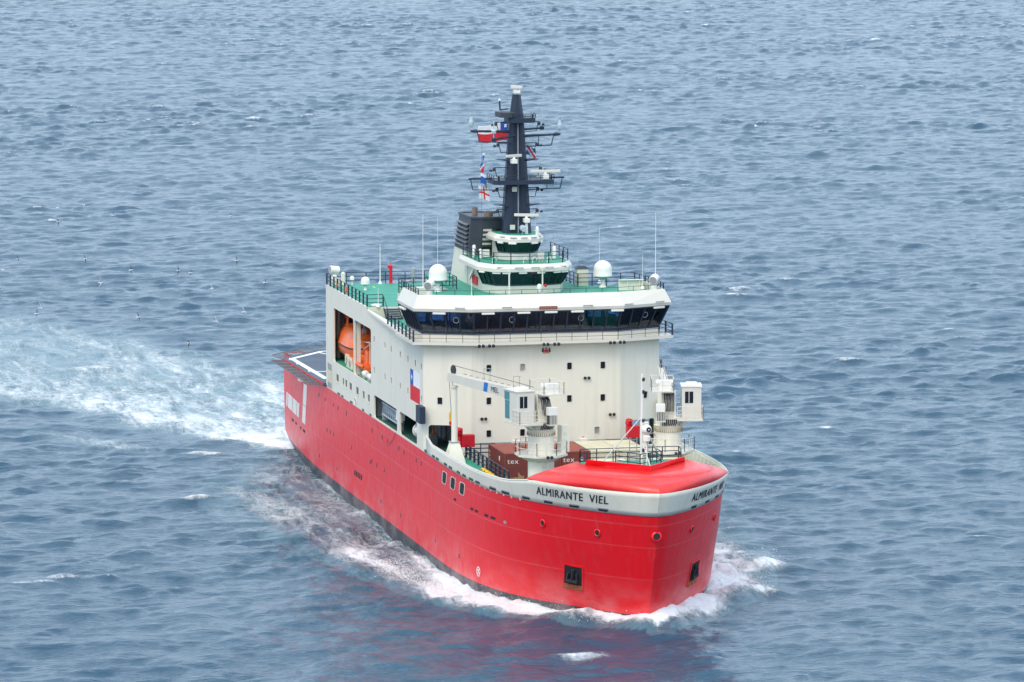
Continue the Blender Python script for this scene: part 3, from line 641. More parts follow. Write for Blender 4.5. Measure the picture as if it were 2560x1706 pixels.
stripe([(18.6, -9.9), (18.6, 9.9)], 0.4, z=8.81); stripe([(3.6, -6.9), (18.0, 0)], 0.3, z=8.814); stripe([(24.0, -9.9), (24.0, 9.9)], 0.4, z=8.81)
cr = [(12+6.0*math.cos(2*math.pi*i/40), 6.0*math.sin(2*math.pi*i/40)) for i in range(41)]; stripe(cr, 0.4, 'line_yellow', 8.818)
# safety nets around the deck edge: frames with wires
for a, b in zip(HP, HP[1:]):
    A, B = Vector((*a, 8.62)), Vector((*b, 8.62)); d = (B-A).normalized(); q = Vector((d.y, -d.x, 0)); 
    if q.dot(A+B-Vector((26, 0, 17.2))) < 0: q = -q
    q = q*1.35+Vector((0, 0, 0.06 if abs(d.x) > 0.9 else 0.42)); L = (B-A).length; nseg = max(2, round(L/2.4))
    for i in range(nseg):
        s0, s1 = A.lerp(B, (i+0.03)/nseg), A.lerp(B, (i+0.97)/nseg); m = MB()
        m.path([s0, s0+q, s1+q, s1], 0.045, 5)
        for k in range(1, 6): m.tube(s0.lerp(s1, k/6), s0.lerp(s1, k/6)+q, 0.022, n=4, cap=False)
        for k in range(1, 4): m.tube(s0+q*k/4, s1+q*k/4, 0.022, n=4, cap=False)
        m.build('safety_net', 'net_grey', heli)
for X, y in ((12.5, -10.5), (18.5, -10.45), (9.0, -10.6)): MB().lathe([(0.16, 0), (0.16, 0.08), (0.09, 0.2)], (X, y, 8.8), 10).build('deck_light', 'white', heli)
m = MB().beam((1.8, -4.9, 8.8), (1.4, -5.2, 9.8), 0.09).beam((1.4, -5.2, 9.8), (2.2, -4.3, 9.9), 0.25, 0.25); m.build('deck_lamp_post', 'white', heli)
MB().box(0.6, 26.9, -9.4, 9.4, 8.30, 8.44).build('under_deck', 'steel_grey', heli)

# ---------------------------------------------------------------- superstructure
sup = bpy.data.objects.new('superstructure', None)
XA, XF, XC, B, YM = 27.2, 71.35, 72.9, 10.5, 6.6
bays = [(31.0, 40.58, 11.34, 16.44, .35), (41.05, 48.7, 11.34, 16.44, .35)]; lows = [(50.05, 60.25, 8.56, 10.62, .35), (61.4, 68.7, 8.58, 10.62, .35)]
sidewin = [(27.3, 0.8), (32.8, 1.15), (35.65, 0.75), (37.0, 0.9), (39.15, 1.2), (42.3, 1.2), (45.25, 0.9), (47.6, 0.95)]
slots1 = [50.18, 54.96, 57.8, 61.71, 64.91, 68.07, 70.55]; slots2 = [50.14, 55.03, 57.77, 61.69, 64.89, 70.55]
first = None
for s in (-1, 1):
    holes = [rrect(a, b, c, d, r) for a, b, c, d, r in bays+lows]
    wins = [(X-w/2+.0, X+w/2, 9.63, 10.33, .08) for X, w in sidewin if X > 28]
    slt = [(X-.21, X+.21, 15.42, 15.98, .08) for X in slots1]+[(X-.21, X+.21, 12.6, 13.16, .08) for X in slots2]
    holes += [rrect(*w) for w in wins+slt]
    outer = [(XA, 8.442), (XF, 8.442), (XF, 17.815), (46.85, 17.815), (46.8, 18.26), (XA, 18.26)]
    w = plate('side_wall', outer, holes, 0.14, (0, s*(B-0.07), 0), (1, 0, 0), (0, 0, 1), 'cream', ship)
    if first is None: first = w
    for a, b, c, d, r in wins:
        f = MB().box(a-.05, b+.05, s*(B-.08), s*(B-.06), c-.05, d+.05).build('window', 'pane_dark', w)
    for a, b, c, d, r in slt: MB().box(a-.05, b+.05, s*(B-.08), s*(B-.06), c-.05, d+.05).build('slot_window', 'pane_dark', w)
    for a, b, c, d, r in wins:
        MB().box(a-.04, b+.04, s*B+s*0.002, s*B+s*0.04, c-.10, c-.03).build('window_sill', 'cream_clean', w)
    for X, ww in ((27.0, .7), (32.8, 1.3), (34.7, 1.0), (38.9, 1.2), (44.6, .9), (48.0, .9)): MB().box(X, X+ww, s*B+s*.003, s*B+s*.012, 8.47, 8.66).build('deck_slot', 'dark_green', w)
    # recessed door strip with grille near the aft corner
    MB().box(28.0, 30.2, s*B+s*.003, s*B+s*.02, 8.5, 10.95).build('side_door', 'container_cream', w)
    MB().box(28.15, 30.05, s*B+s*.021, s*B+s*.03, 10.3, 10.9).build('door_window', 'pane_grey', w); MB().box(28.15, 30.05, s*B+s*.021, s*B+s*.03, 8.6, 9.1).build('door_grille', 'steel_grey', w)
    MB().lathe([(0.34, 0), (0.36, .05), (0.30, .06), (0.28, .0)], (41.5, s*(B+.003), 8.95), 16, (0, s, 0)).build('lifebuoy_ring', 'white', w)
    # overhanging edge slab that carries the bridge wing walkway
    e = [(46.8, 10.36), (46.8, 10.5), (52, 10.74), (59, 11.03), (64.55, 11.27), (64.55, 10.36)]
    MB().prism([(x, s*y) for x, y in e], 17.82, 18.045).build('wing_edge', 'cream', ship)
# aft and front walls
MB().box(XA, XA+.14, -B+.14, B-.14, 8.442, 18.24).build('aft_wall', 'cream', ship)
W3 = [(-5.06, 15.7, 0), (-2.08, 15.7, 1), (2.08, 15.7, 0), (5.06, 15.7, 0), (-5.06, 12.86, 0), (-2.08, 12.86, 0), (2.08, 12.86, 0), (5.06, 12.86, 0), (-5.06, 10.02, 0), (-2.08, 10.02, 0), (4.55, 10.02, 1)]
ww, wh = 0.21, 0.30
fwall = plate('front_wall', [(-YM, 7.0), (YM, 7.0), (YM, 17.85), (-YM, 17.85)], [rrect(y-ww, y+ww, zc-wh, zc+wh, .09) for y, zc, g in W3], 0.14, (XC-.07, 0, 0), (0, 1, 0), (0, 0, 1), 'cream', ship)
def win_frame(parent, o, u, nrm, uc, zc, hw, hh, mat):
    """pane set back in the opening and a thin raised rim around it"""
    o, u, nrm = Vector(o), Vector(u), Vector(nrm); c = o+u*uc; c.z = zc; zz = Vector((0, 0, 1))
    pn = MB().loft([[c-nrm*.12+u*a*(hw+.04)+zz*b*(hh+.04) for a, b in ((-1, -1), (1, -1), (1, 1), (-1, 1))], [c-nrm*.10+u*a*(hw+.04)+zz*b*(hh+.04) for a, b in ((-1, -1), (1, -1), (1, 1), (-1, 1))]]).build('window', mat, parent)
    q = rrect(-hw, hw, -hh, hh, .09); q2 = rrect(-hw-.06, hw+.06, -hh-.06, hh+.06, .12)
    f = lambda pp, off: [c+nrm*off+u*a+zz*b for a, b in pp]
    MB().loft([f(q, .002), f(q, .022), f(q2, .022), f(q2, .002)], cap=False).build('rim', 'cream_clean', pn)
for y, zc, g in W3: win_frame(fwall, (XC, 0, 0), (0, 1, 0), (1, 0, 0), y, zc, ww, wh, 'pane_grey' if g else 'pane_dark')
for s in (-1, 1):
    L = math.hypot(B-YM, XC-XF); u = Vector((XF-XC, s*(B-YM), 0)).normalized(); nrm = Vector((B-YM, s*(XC-XF), 0)).normalized()
    hl = [rrect(1.15, 3.75, 8.45, 10.75, .25)] + ([rrect(2.75-ww, 2.75+ww, 12.86-wh, 12.86+wh, .09)])
    v = Vector((0, 0, 1)); cen = Vector((XC, s*YM, 0))-nrm*.07
    cw = plate('front_corner_wall', [(0.0, 7.0), (L, 7.0), (L, 17.85), (0.0, 17.85)], hl, 0.14, cen, u, v, 'cream', ship)
    win_frame(cw, (XC, s*YM, 0), u, nrm, 2.75, 12.86, ww, wh, 'pane_dark')
# interior of the side recesses
for s in (-1, 1):
    MB().box(28, 49.2, s*10.32, s*6.2, 11.18, 11.32).build('boat_deck', 'green_deck', ship)
    MB().box(28, 49.2, s*6.2, s*6.3, 11.32, 17.1).build('bay_back_wall', 'cream', ship)
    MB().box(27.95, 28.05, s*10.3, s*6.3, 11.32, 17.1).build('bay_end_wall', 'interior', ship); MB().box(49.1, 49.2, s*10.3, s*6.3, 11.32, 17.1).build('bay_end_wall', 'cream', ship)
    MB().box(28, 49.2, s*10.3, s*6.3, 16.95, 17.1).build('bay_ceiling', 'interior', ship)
    for X in (40.8,): MB().box(X-.18, X+.18, s*10.3, s*9.9, 11.32, 16.95).build('bay_pillar', 'cream', ship)
    for X in (28.3,): MB().tube((X, s*9.5, 11.3), (X, s*9.5, 16.9), .16).build('bay_column', 'cream', ship)
    MB().box(49.3, 71.2, s*10.34, s*7.3, 8.42, 8.55).build('passage_deck', 'dark_green', ship)  # deck green darkened here to stand for the passage's shade
    MB().box(49.3, 71.2, s*7.2, s*7.35, 8.5, 10.9).build('passage_wall', 'passage_shade', ship)
    MB().box(49.3, 71.2, s*10.34, s*7.2, 10.85, 11.0).build('passage_ceiling', 'passage_shade', ship); MB().box(49.2, 49.3, s*10.34, s*7.3, 8.5, 10.9).build('passage_end', 'steel_grey', ship)
    m = MB()
    for X in np.arange(51, 71, 1.9): m.box(X-.05, X+.05, s*7.36, s*7.5, 8.55, 10.85)
    m.tube((50, s*7.6, 10.4), (71, s*7.6, 10.4), .06, n=6); m.tube((50, s*7.6, 10.15), (71, s*7.6, 10.15), .04, n=6); m.tube((66, s*7.6, 8.6), (69.5, s*7.6, 10.2), .05, n=6)
    m.build('passage_pipework', 'steel_grey', ship)
# decks of the house
MB().box(XA+.1, 46.85, -B+.02, B-.02, 17.95, 18.245).build('upper_deck', 'green_deck', ship)
MB().box(46.86, 64.6, -10.3, 10.3, 17.05, 17.25).build('bridge_deck', 'green_deck', ship)
MB().box(46.78, 46.86, -10.4, 10.4, 17.25, 18.24).build('deck_break', 'cream', ship)
MB().box(49, 63.5, -5.4, 5.4, 17.26, 21.1).build('deckhouse', 'cream', ship)
for s in (-1, 1):
    st = MB()
    for i in range(6): st.box(46.9+i*.30, 47.2+i*.30, s*8.9, s*7.6, 18.06-i*.17, 18.10-i*.17); st.box(46.9+i*.30, 46.93+i*.30, s*8.9, s*7.6, 17.9-i*.17, 18.06-i*.17)
    st.build('stairway', 'steel_grey', ship)
    m = MB()
    for y in (8.95, 7.55): m.tube((46.9, s*y, 19.2), (48.7, s*y, 18.2), .035, n=5); m.tube((46.9, s*y, 18.3), (46.9, s*y, 19.2), .035, n=5); m.tube((48.7, s*y, 17.25), (48.7, s*y, 18.2), .035, n=5); m.beam((46.9, s*y, 18.1), (48.7, s*y, 17.1), .05, .22)
    m.build('stair_rail', 'navy', ship)

# bridge: faceted plan, windows leaning outwards, hollow inside
def plan(o, i, aft, z):      # half plan -> full ring, starboard aft .. port aft
    h = [(aft, o[1]), (o[0], o[1]), (i[0], i[1])]
    return [(x, -y, z) for x, y in h]+[(x, y, z) for x, y in h[::-1]]
slab = plan((72.05, 11.58), (73.95, 6.2), 64.6, 17.80); slab2 = plan((72.05, 11.58), (73.95, 6.2), 64.6, 18.04)
MB().loft([slab, slab2]).build('bridge_walkway', 'cream_clean', ship)
wl0 = plan((71.0, 10.45), (72.75, 6.4), 64.9, 18.045); wb = plan((71.02, 10.5), (72.8, 6.4), 64.9, 18.72); wt = plan((71.6, 11.3), (73.5, 6.5), 64.9, 20.64)
MB().loft([wl0, wb], closed=False).build('bridge_lower_wall', 'cream_clean', ship)
bridge = plate('bridge_aft_wall', [(-10.4, 18.05), (10.4, 18.05), (10.4, 20.64), (-10.4, 20.64)], [rrect(y-.62, y+.62, 18.95, 20.4, .08) for y in (-9.5, -7.9, -6.3, 6.3, 7.9, 9.5)], .1, (64.85, 0, 0), (0, 1, 0), (0, 0, 1), 'interior', ship)
MB().loft([plan((70.9, 10.4), (72.6, 6.3), 65.0, 18.06), plan((70.9, 10.4), (72.6, 6.3), 65.0, 18.12)]).build('bridge_floor', 'interior_dark', ship)
npan = [6, 4, 11, 4, 6]
for k in range(5):
    for i in range(npan[k]):
        a, b = i/npan[k], (i+1)/npan[k]; e0, e1, t0, t1 = map(Vector, (wb[k], wb[k+1], wt[k], wt[k+1])); A, B2, C, D = e0.lerp(e1, a), e0.lerp(e1, b), t0.lerp(t1, b), t0.lerp(t1, a)
        nrm = (B2-A).cross(D-A).normalized(); nrm = nrm if nrm.dot(A-Vector((60, 0, A.z))) > 0 else -nrm
        MB().loft([[A, B2, C, D], [p-nrm*.02 for p in (A, B2, C, D)]]).build('bridge_window', 'glass_bridge', ship)
fr = MB()
for k in range(5):
    e0, e1, t0, t1 = map(Vector, (wb[k], wb[k+1], wt[k], wt[k+1])); d = (e1-e0).normalized()
    for i in range(npan[k]+1): fr.beam(e0.lerp(e1, i/npan[k]), t0.lerp(t1, i/npan[k]), .13, .16, d.cross(Vector((0, 0, 1))))
    fr.beam(e0, e1, .14, .16); fr.beam(t0, t1, .14, .2)
fr.build('window_frame', 'navy', ship)
# roof with sloped parapet
ev = plan((71.75, 11.42), (73.65, 6.7), 64.7, 20.66); ev2 = plan((71.8, 11.45), (73.7, 6.7), 64.7, 20.92); rf = plan((71.3, 10.96), (72.85, 6.45), 65.0, 22.02); rfi = plan((71.15, 10.84), (72.72, 6.4), 65.0, 22.02); rfd = plan((71.15, 10.84), (72.72, 6.4), 65.0, 21.4)
MB().loft([ev, ev2, rf, rfi, rfd], closed=False).build('bridge_roof', 'cream_clean', ship)
MB().loft([ev, [(p[0], p[1]*.9, 20.9) for p in ev]]).build('bridge_ceiling', 'interior', ship)
for s in (-1, 1): MB().loft([[(64.7, s*11.42, 20.66), (64.7, s*11.45, 20.92), (65.0, s*10.96, 22.02), (65.0, s*10.0, 22.02), (64.7, s*10.0, 20.66)], [(64.9, s*11.42, 20.66), (64.9, s*11.45, 20.92), (65.2, s*10.96, 22.02), (65.2, s*10.0, 22.02), (64.9, s*10.0, 20.66)]]).build('roof_end', 'cream_clean', ship)
MB().loft([[(x, y, 21.25) for x, y in ((62.0, -10.8), (71.2, -10.85), (72.7, -6.4), (72.7, 6.4), (71.2, 10.85), (62.0, 10.8))], [(x, y, 21.4) for x, y in ((62.0, -10.8), (71.2, -10.85), (72.7, -6.4), (72.7, 6.4), (71.2, 10.85), (62.0, 10.8))]]).build('bridge_top_deck', 'green_deck', ship)
MB().box(49.5, 62.0, -5.6, 5.6, 21.1, 21.396).build('house_top_deck', 'green_deck', ship)
for s in (-1, 1): MB().box(62.0, 64.8, s*10.8, s*5.4, 20.7, 21.24).build('wing_soffit', 'cream', ship)
# bridge consoles and chairs seen through the glass
for y in (-9.2, -4.5, -1.5, 1.5, 4.5, 9.2): MB().box(70.2 if abs(y) < 9 else 69.0, 71.3 if abs(y) < 9 else 70.1, y-.9, y+.9, 18.12, 19.15).box(69.9, 70.2, y-.3, y+.3, 19.0, 19.6).build('console', 'interior_dark', ship)
for y in (-7, -3, 3, 7): MB().box(68.3, 68.8, y-.3, y+.3, 18.5, 19.6).build('bridge_chair', 'interior', ship)
for y in (-9.5, -7.9, -6.3, 6.3, 7.9, 9.5): MB().box(64.84, 64.86, y-.66, y+.66, 18.9, 20.45).build('aft_window', 'glass_bridge', ship)
for y in (-4.2, -2.1, 0, 2.1, 4.2): MB().box(64.91, 64.95, y-.8, y+.8, 18.6, 20.3).build('chart_panel', 'pane_grey', ship)
for y in (-8.0, -.3, 9.0):
    MB().tube((70.6, y, 18.1), (70.6, y, 20.6), .09).build('bridge_pillar', 'white', ship)
def edge_pt(ring, k, t, dz=0): return Vector(ring[k]).lerp(Vector(ring[k+1]), t)+Vector((0, 0, dz))
def along_front(y, ring):    # point on the front polyline of a ring at a given y
    P = [Vector(p) for p in ring]
    for a, b in zip(P[1:-1], P[2:-1]):
        if min(a.y, b.y) <= y <= max(a.y, b.y): return a.lerp(b, (y-a.y)/(b.y-a.y)), (b-a).normalized()
for y in (-9.3, -5.3, -2.15, 0.25, 2.6, 6.15, 10.2):
    p, d = along_front(y, wt); q = Vector((d.y, -d.x, 0)); q = q if q.x > 0 else -q; c = p+q*.12+Vector((0, 0, -.12))
    MB().beam(c-d*.56, c+d*.56, .24, .17).build('wiper_cover', 'white', ship, bevel=.03)
for s in (-1, 1): MB().beam((66.2, s*11.45, 20.45), (68.2, s*11.45, 20.45), .24, .17).build('wiper_cover', 'white', ship, bevel=.03)
for y in (-7.7, -3.65, -0.2, 3.5, 7.2, 10.3):
    if abs(y) < .5: continue
    p, d = along_front(y, ev2); q = Vector((d.y, -d.x, 0)); q = q if q.x > 0 else -q; a, b = p-d*.38+Vector((0, 0, .12)), p+d*.38+Vector((0, 0, .12))
    m = MB().path([a, a+q*.1, b+q*.1, b], .05, 6); m.build('grab_bar', 'steel_grey', ship)
for y in (-9.0, -3.1, 3.0, 9.0):
    p, d = along_front(y, wb); c = p.lerp(along_front(y, wt)[0], .62); q = Vector((d.y, -d.x, -.25)).normalized(); q = q if q.x > 0 else -q
    if y == -9.0: c = c+d*1.2
    tor(c+q*.03, q, .25, .025).build('clear_view_screen', 'steel_grey', ship)
nb = MB().box(73.72, 73.78, -.80, .78, 20.80, 21.05).build('name_board', 'board_brown', ship)
me = text_mesh('ALMIRANTE VIEL', 0.19, 1.0)
xs = [v.co.x for v in me.vertices]; w0 = max(xs)
for v in me.vertices: v.co = Vector((73.785, -.72+1.42*v.co.x/w0, 20.86+v.co.y))
link('board_lettering', me, 'gold', nb)
for y in (-6.0, -5.1, -.3, .65, 5.6, 6.5):
    p, d = along_front(y, slab); q = Vector((1, 0, 0)); f = MB()
    for t in (-.17, .17): f.lathe([(.09, -.16), (.15, 0), (.15, .06), (.12, .06)], p+Vector((.12, t, -.02)), 10, (1, 0, -.35))
    f.build('floodlight', 'charcoal', ship); MB().box(p.x-.1, p.x+.1, y-.1, y+.1, 17.72, 17.83).build('lamp_bracket', 'cream', ship)
# coat of arms under the bridge
m = MB(); m.box(XC+.002, XC+.03, -.32, .32, 16.86, 16.93); cr_ = m.build('crest', 'gold', ship)
MB().loft([[(XC+.002, y, z) for y, z in ((-.16, 16.95), (.16, 16.95), (.18, 17.2), (0, 17.25), (-.18, 17.2))], [(XC+.04, y, z) for y, z in ((-.16, 16.95), (.16, 16.95), (.18, 17.2), (0, 17.25), (-.18, 17.2))]]).build('shield', 'flag_red', cr_)
for s in (-1, 1): MB().loft([[(XC+.002, s*y, z) for y, z in ((.2, 16.95), (.4, 17.0), (.36, 17.3), (.22, 17.38))], [(XC+.035, s*y, z) for y, z in ((.2, 16.95), (.4, 17.0), (.36, 17.3), (.22, 17.38))]]).build('supporter', 'charcoal', cr_)
MB().loft([[(XC+.002, y, z) for y, z in ((-.12, 17.27), (.12, 17.27), (0, 17.45))], [(XC+.035, y, z) for y, z in ((-.12, 17.27), (.12, 17.27), (0, 17.45))]]).build('plume', 'flag_blue', cr_)
# wall floodlights, pipe rail along the foot of the front wall
for y, zz in ((-5.55, 11.35), (3.6, 14.65), (5.85, 11.4)):
    f = MB()
    for t in (-.17, .17): f.lathe([(.09, -.1), (.14, .0), (.14, .08), (.10, .08)], (XC+.16, y+t, zz), 10, (1, 0, -.3))
    f.build('wall_floodlight', 'charcoal', ship)
for a, b in ((-5.9, -3.1), (-2.2, -1.2), (3.8, 6.5)): MB().tube((XC+.1, a, 9.22), (XC+.1, b, 9.22), .04, n=6).build('handrail_bar', 'steel_grey', ship)
for y in (-2.65, 3.3): MB().box(XC+.002, XC+.3, y-.3, y+.3, 9.0, 9.35).build('valve_box', 'white', ship); MB().box(XC+.003, XC+.02, y-.12, y+.12, 9.45, 9.52).build('valve_tag', 'bright_red', ship)
# side light screen at the corner
for s in (-1, 1): MB().box(70.55, 72.2, s*(B+.5), s*(B+.003), 10.95, 12.4).build('side_light_screen', 'navy', ship)
# painted national flag on both house sides
for s in (-1, 1):
    x0, x1, z0, z1 = 65.95, 69.95, 12.3, 15.0; zm, xm = 13.65, 67.25; y0, y1 = s*(B+.002), s*(B+.009)
    fl = MB().box(x0, x1, y0, y1, z0, zm).build('painted_flag', 'flag_red', ship)
    MB().box(xm, x1, y0, y1, zm, z1).build('white_field', 'flag_white', fl); MB().box(x0, xm, y0, y1, zm, z1).build('blue_canton', 'flag_blue', fl)
    c = ((x0+xm)/2, (zm+z1)/2); P = [(c[0]+(0.36 if i % 2 == 0 else .14)*math.sin(math.pi*i/5), c[1]+(0.36 if i % 2 == 0 else .14)*math.cos(math.pi*i/5)) for i in range(10)]
    MB().add([(x, s*(B+.013), z) for x, z in P]+[(c[0], s*(B+.013), c[1])], [(i, (i+1) % 10, 10) for i in range(10)]).build('star', 'flag_white', fl)

# ---------------------------------------------------------------- railings of the upper decks
for s in (-1, 1):
    rail('railing', [(27.3, s*10.42, 18.25), (46.6, s*10.42, 18.25)], 'navy', ship, 1.1, 1.75, 3, .03, .13)
    rail('railing', [(46.6, s*10.42, 18.25), (46.6, s*8.95, 18.25)], 'navy', ship, 1.1); rail('railing', [(46.6, s*7.5, 18.25), (46.6, s*5.5, 18.25)], 'navy', ship, 1.1)
    rail('railing', [(58.5, s*10.95, 18.05), (72.0, s*11.5, 18.05)], 'navy', ship, 1.0, 1.9, 3, .03, .13)
    rail('railing', [(65.1, s*10.9, 22.0), (71.2, s*10.9, 22.0)], 'navy', ship, .55, 1.0, 2, .03, .08)
    rail('railing', [(62.1, s*10.7, 21.4), (62.1, s*5.5, 21.4)], 'navy', ship, 1.1); rail('railing', [(62.0, s*5.5, 21.4), (52.0, s*5.5, 21.4)], 'navy', ship, 1.1, 1.4)
    rail('railing', [(65.0, s*10.8, 21.4), (62.1, s*10.7, 21.4)], 'navy', ship, 1.1)
rail('railing', [(27.35, -10.4, 18.25), (27.35, 10.4, 18.25)], 'navy', ship, 1.1, 1.9)
rail('railing', [(72.0, -11.5, 18.05), (73.88, -6.15, 18.05), (73.88, 6.15, 18.05), (72.0, 11.5, 18.05)], 'charcoal', ship, 1.0, 1.4, 3, .02, .04)
rail('railing', [(71.22, -10.9, 22.0), (72.78, -6.42, 22.0), (72.78, 6.42, 22.0), (71.22, 10.9, 22.0)], 'charcoal', ship, .42, 1.4, 1, .022, .04)
for s in (-1, 1):
    rail('railing', [(74.6, s*7.45, 8.3), (90.6, s*7.45, 8.3)], 'navy', ship, 1.1, 1.55, 3, .04, .16); rail('railing', [(74.6, s*7.45, 8.3), (74.6, s*4.9, 8.3)], 'navy', ship, 1.1, 1.3, 3, .05)

# ---------------------------------------------------------------- upper pilot house and lookout
def house(prefix, z0, z1, z2, z3, z4, base, wtop, eave, roof, npan, glassm):
    """base/wtop/eave/roof: half plans [(x,y)...] from aft corner to centre-front; builds lower wall, glazed band, eave fascia and roof"""
    R_ = lambda h, z: [(x, -y, z) for x, y in h]+[(x, y, z) for x, y in h[::-1]]
    MB().loft([R_(base, z0), R_(base, z1)], closed=False).build(prefix+'_wall', 'cream_clean', ship)
    b, t = R_(base, z1), R_(wtop, z2)
    fr = MB(); f0 = 1; 
    for k in range(1, len(b)-2):
        e0, e1, t0, t1 = map(Vector, (b[k], b[k+1], t[k], t[k+1])); d = (e1-e0).normalized(); n = npan[min(k, len(b)-2-k)]
        for i in range(n):
            A, B2, C, D = e0.lerp(e1, i/n), e0.lerp(e1, (i+1)/n), t0.lerp(t1, (i+1)/n), t0.lerp(t1, i/n)
            nr = (B2-A).cross(D-A).normalized()
            MB().loft([[A, B2, C, D], [p-nr*.02 for p in (A, B2, C, D)]]).build(prefix+'_window', glassm, ship)
        for i in range(n+1): fr.beam(e0.lerp(e1, i/n), t0.lerp(t1, i/n), .10, .12, d.cross(Vector((0, 0, 1))))
        fr.beam(e0, e1, .1, .12); fr.beam(t0, t1, .1, .14)
    fr.build(prefix+'_window_frame', 'navy', ship)
    for s in (-1, 1):   # solid aft side walls
        (xa, ya), (xb, yb) = base[0], base[1]; (xc, yc) = wtop[1]
        MB().loft([[(xa, s*ya, z1), (xb, s*yb, z1), (xc, s*yc, z2), (xa, s*ya, z2)], [(xa, s*(ya-.1), z1), (xb, s*(yb-.1), z1), (xc, s*(yc-.1), z2), (xa, s*(ya-.1), z2)]]).build(prefix+'_side_wall', 'cream_clean', ship)
    MB().loft([R_(eave, z2), R_(eave, z3), R_(roof, z4)]).build(prefix+'_eave', 'cream_clean', ship)
    rr = R_([(x-.12 if i else x, y-.1) for i, (x, y) in enumerate(roof)], z4+.004); MB().add(rr, [tuple(range(len(rr)))]).build(prefix+'_roof_deck', 'green_deck', ship)
    MB().box(base[0][0], base[0][0]+.1, -base[0][1], base[0][1], z0, z2).build(prefix+'_back_wall', 'interior', ship)
    MB().add(R_([(x-.1, y-.1) for x, y in base], z1-.25), [tuple(range(2*len(base)))]).build(prefix+'_floor', 'interior_dark', ship)
    return b, t
# pilot house
pb, pt = house('pilot_house', 21.4, 22.14, 23.36, 23.66, 24.0, [(58.0, 3.62), (64.2, 3.62), (66.1, 2.9), (66.6, 1.6)], [(58.0, 4.15), (64.6, 4.2), (66.5, 3.3), (67.1, 1.8)], [(57.5, 4.3), (64.7, 4.3), (66.8, 3.4), (67.4, 1.9)], [(57.5, 4.12), (64.5, 4.12), (66.4, 3.2), (67.0, 1.8)], [0, 3, 2, 3], 'glass_bridge')
for k, t in ((2, .25), (2, .8), (3, .3), (3, .75), (4, .35), (4, .85), (1, .4), (5, .5)):
    p = Vector(pt[k]).lerp(Vector(pt[k+1]), t); d = (Vector(pt[k+1])-Vector(pt[k])).normalized(); q = Vector((d.y, -d.x, 0)); q = q if q.x > 0 else -q
    MB().beam(p+q*.15-d*.36+Vector((0, 0, -.1)), p+q*.15+d*.36+Vector((0, 0, -.1)), .2, .15).build('wiper_cover', 'white', ship, bevel=.03)
for y in (-2.6, -1.1, .35, 1.6, 2.9):
    X = 67.42 if abs(y) < 1.9 else 67.2-(abs(y)-1.9)*.4
    MB().path([(X, y-.33, 23.72), (X+.1, y-.33, 23.75), (X+.1, y+.33, 23.75), (X, y+.33, 23.72)], .045, 6).build('grab_bar', 'steel_grey', ship)
rail('railing', [(58.0, -4.0, 24.0), (64.4, -4.0, 24.0), (66.2, -3.1, 24.0), (66.8, -1.7, 24.0), (66.8, 1.7, 24.0), (66.2, 3.1, 24.0), (64.4, 4.0, 24.0), (58.0, 4.0, 24.0)], 'navy', ship, 1.0, 1.5, 3, .028, .07)
# casing of the pilot house running aft under the funnel
MB().loft([[(51.0, -3.6, 21.4), (58.05, -3.6, 21.4), (58.05, 2.0, 21.4), (51.0, 2.0, 21.4)], [(52.65, -3.6, 24.25), (58.05, -3.6, 24.25), (58.05, 2.0, 24.25), (52.65, 2.0, 24.25)]]).build('funnel_casing', 'cream', ship)
# lookout
lb, lt = house('lookout', 24.0, 24.70, 25.66, 25.92, 26.25, [(59.6, 1.75), (62.2, 1.75), (63.7, 1.0), (64.0, .45)], [(59.6, 2.1), (62.5, 2.1), (64.1, 1.3), (64.5, .55)], [(59.3, 2.25), (62.6, 2.25), (64.3, 1.4), (64.7, .6)], [(59.3, 2.0), (62.4, 2.0), (64.0, 1.25), (64.35, .5)], [0, 2, 1, 1], 'glass_teal')
for k in (1, 2, 4, 5):
    p = Vector(lt[k]).lerp(Vector(lt[k+1]), .5); d = (Vector(lt[k+1])-Vector(lt[k])).normalized(); q = Vector((d.y, -d.x, 0)); q = q if q.x > 0 else -q
    MB().beam(p+q*.15-d*.36+Vector((0, 0, -.08)), p+q*.15+d*.36+Vector((0, 0, -.08)), .2, .15).build('wiper_cover', 'white', ship, bevel=.03)
for k in (1, 2, 3, 4, 5):
    p = Vector(lt[k]).lerp(Vector(lt[k+1]), .5)+Vector((.22, 0, .42)); d = (Vector(lt[k+1])-Vector(lt[k])).normalized()
    MB().tube(p-d*.3, p+d*.3, .05, n=6).build('grab_bar', 'steel_grey', ship)
# deck fittings round the lookout
for X, y, h, r in ((60.2, -3.5, 1.1, .16), (61.8, -3.3, .9, .14), (62.6, 3.2, 1.1, .17)): MB().lathe([(r, 0), (r, h-.1), (r*.6, h)], (X, y, 24.0), 12).build('vent_post', 'white', ship, smooth=True)
for X, y in ((66.0, -.2), (66.1, .6), (66.1, 1.9), (65.6, -2.9)): MB().path([(X, y-.17, 24.0), (X, y-.17, 24.35), (X, y-.08, 24.5), (X, y+.08, 24.5), (X, y+.17, 24.35), (X, y+.17, 24.2)], .045, 6).build('gooseneck_vent', 'white', ship)
MB().box(65.4, 65.7, 1.0, 1.55, 24.25, 24.85).box(65.5, 65.6, 1.1, 1.2, 24.0, 24.25).box(65.5, 65.6, 1.35, 1.45, 24.0, 24.25).build('junction_box', 'cream_clean', ship)
MB().box(60.9, 61.3, -2.9, -2.35, 24.1, 24.75).build('junction_box', 'white', ship)
# red stretcher board and white life-saving chute on the casing side
MB().box(60.2, 62.3, -3.75, -3.66, 21.75, 22.5).box(60.9, 61.4, -3.75, -3.66, 22.5, 23.6).box(61.4, 62.0, -3.75, -3.66, 23.4, 23.6).build('fire_hose_rack', 'bright_red', ship)
MB().beam((60.4, -3.95, 22.2), (62.2, -3.95, 23.3), .12, .28).build('white_chute', 'white', ship)

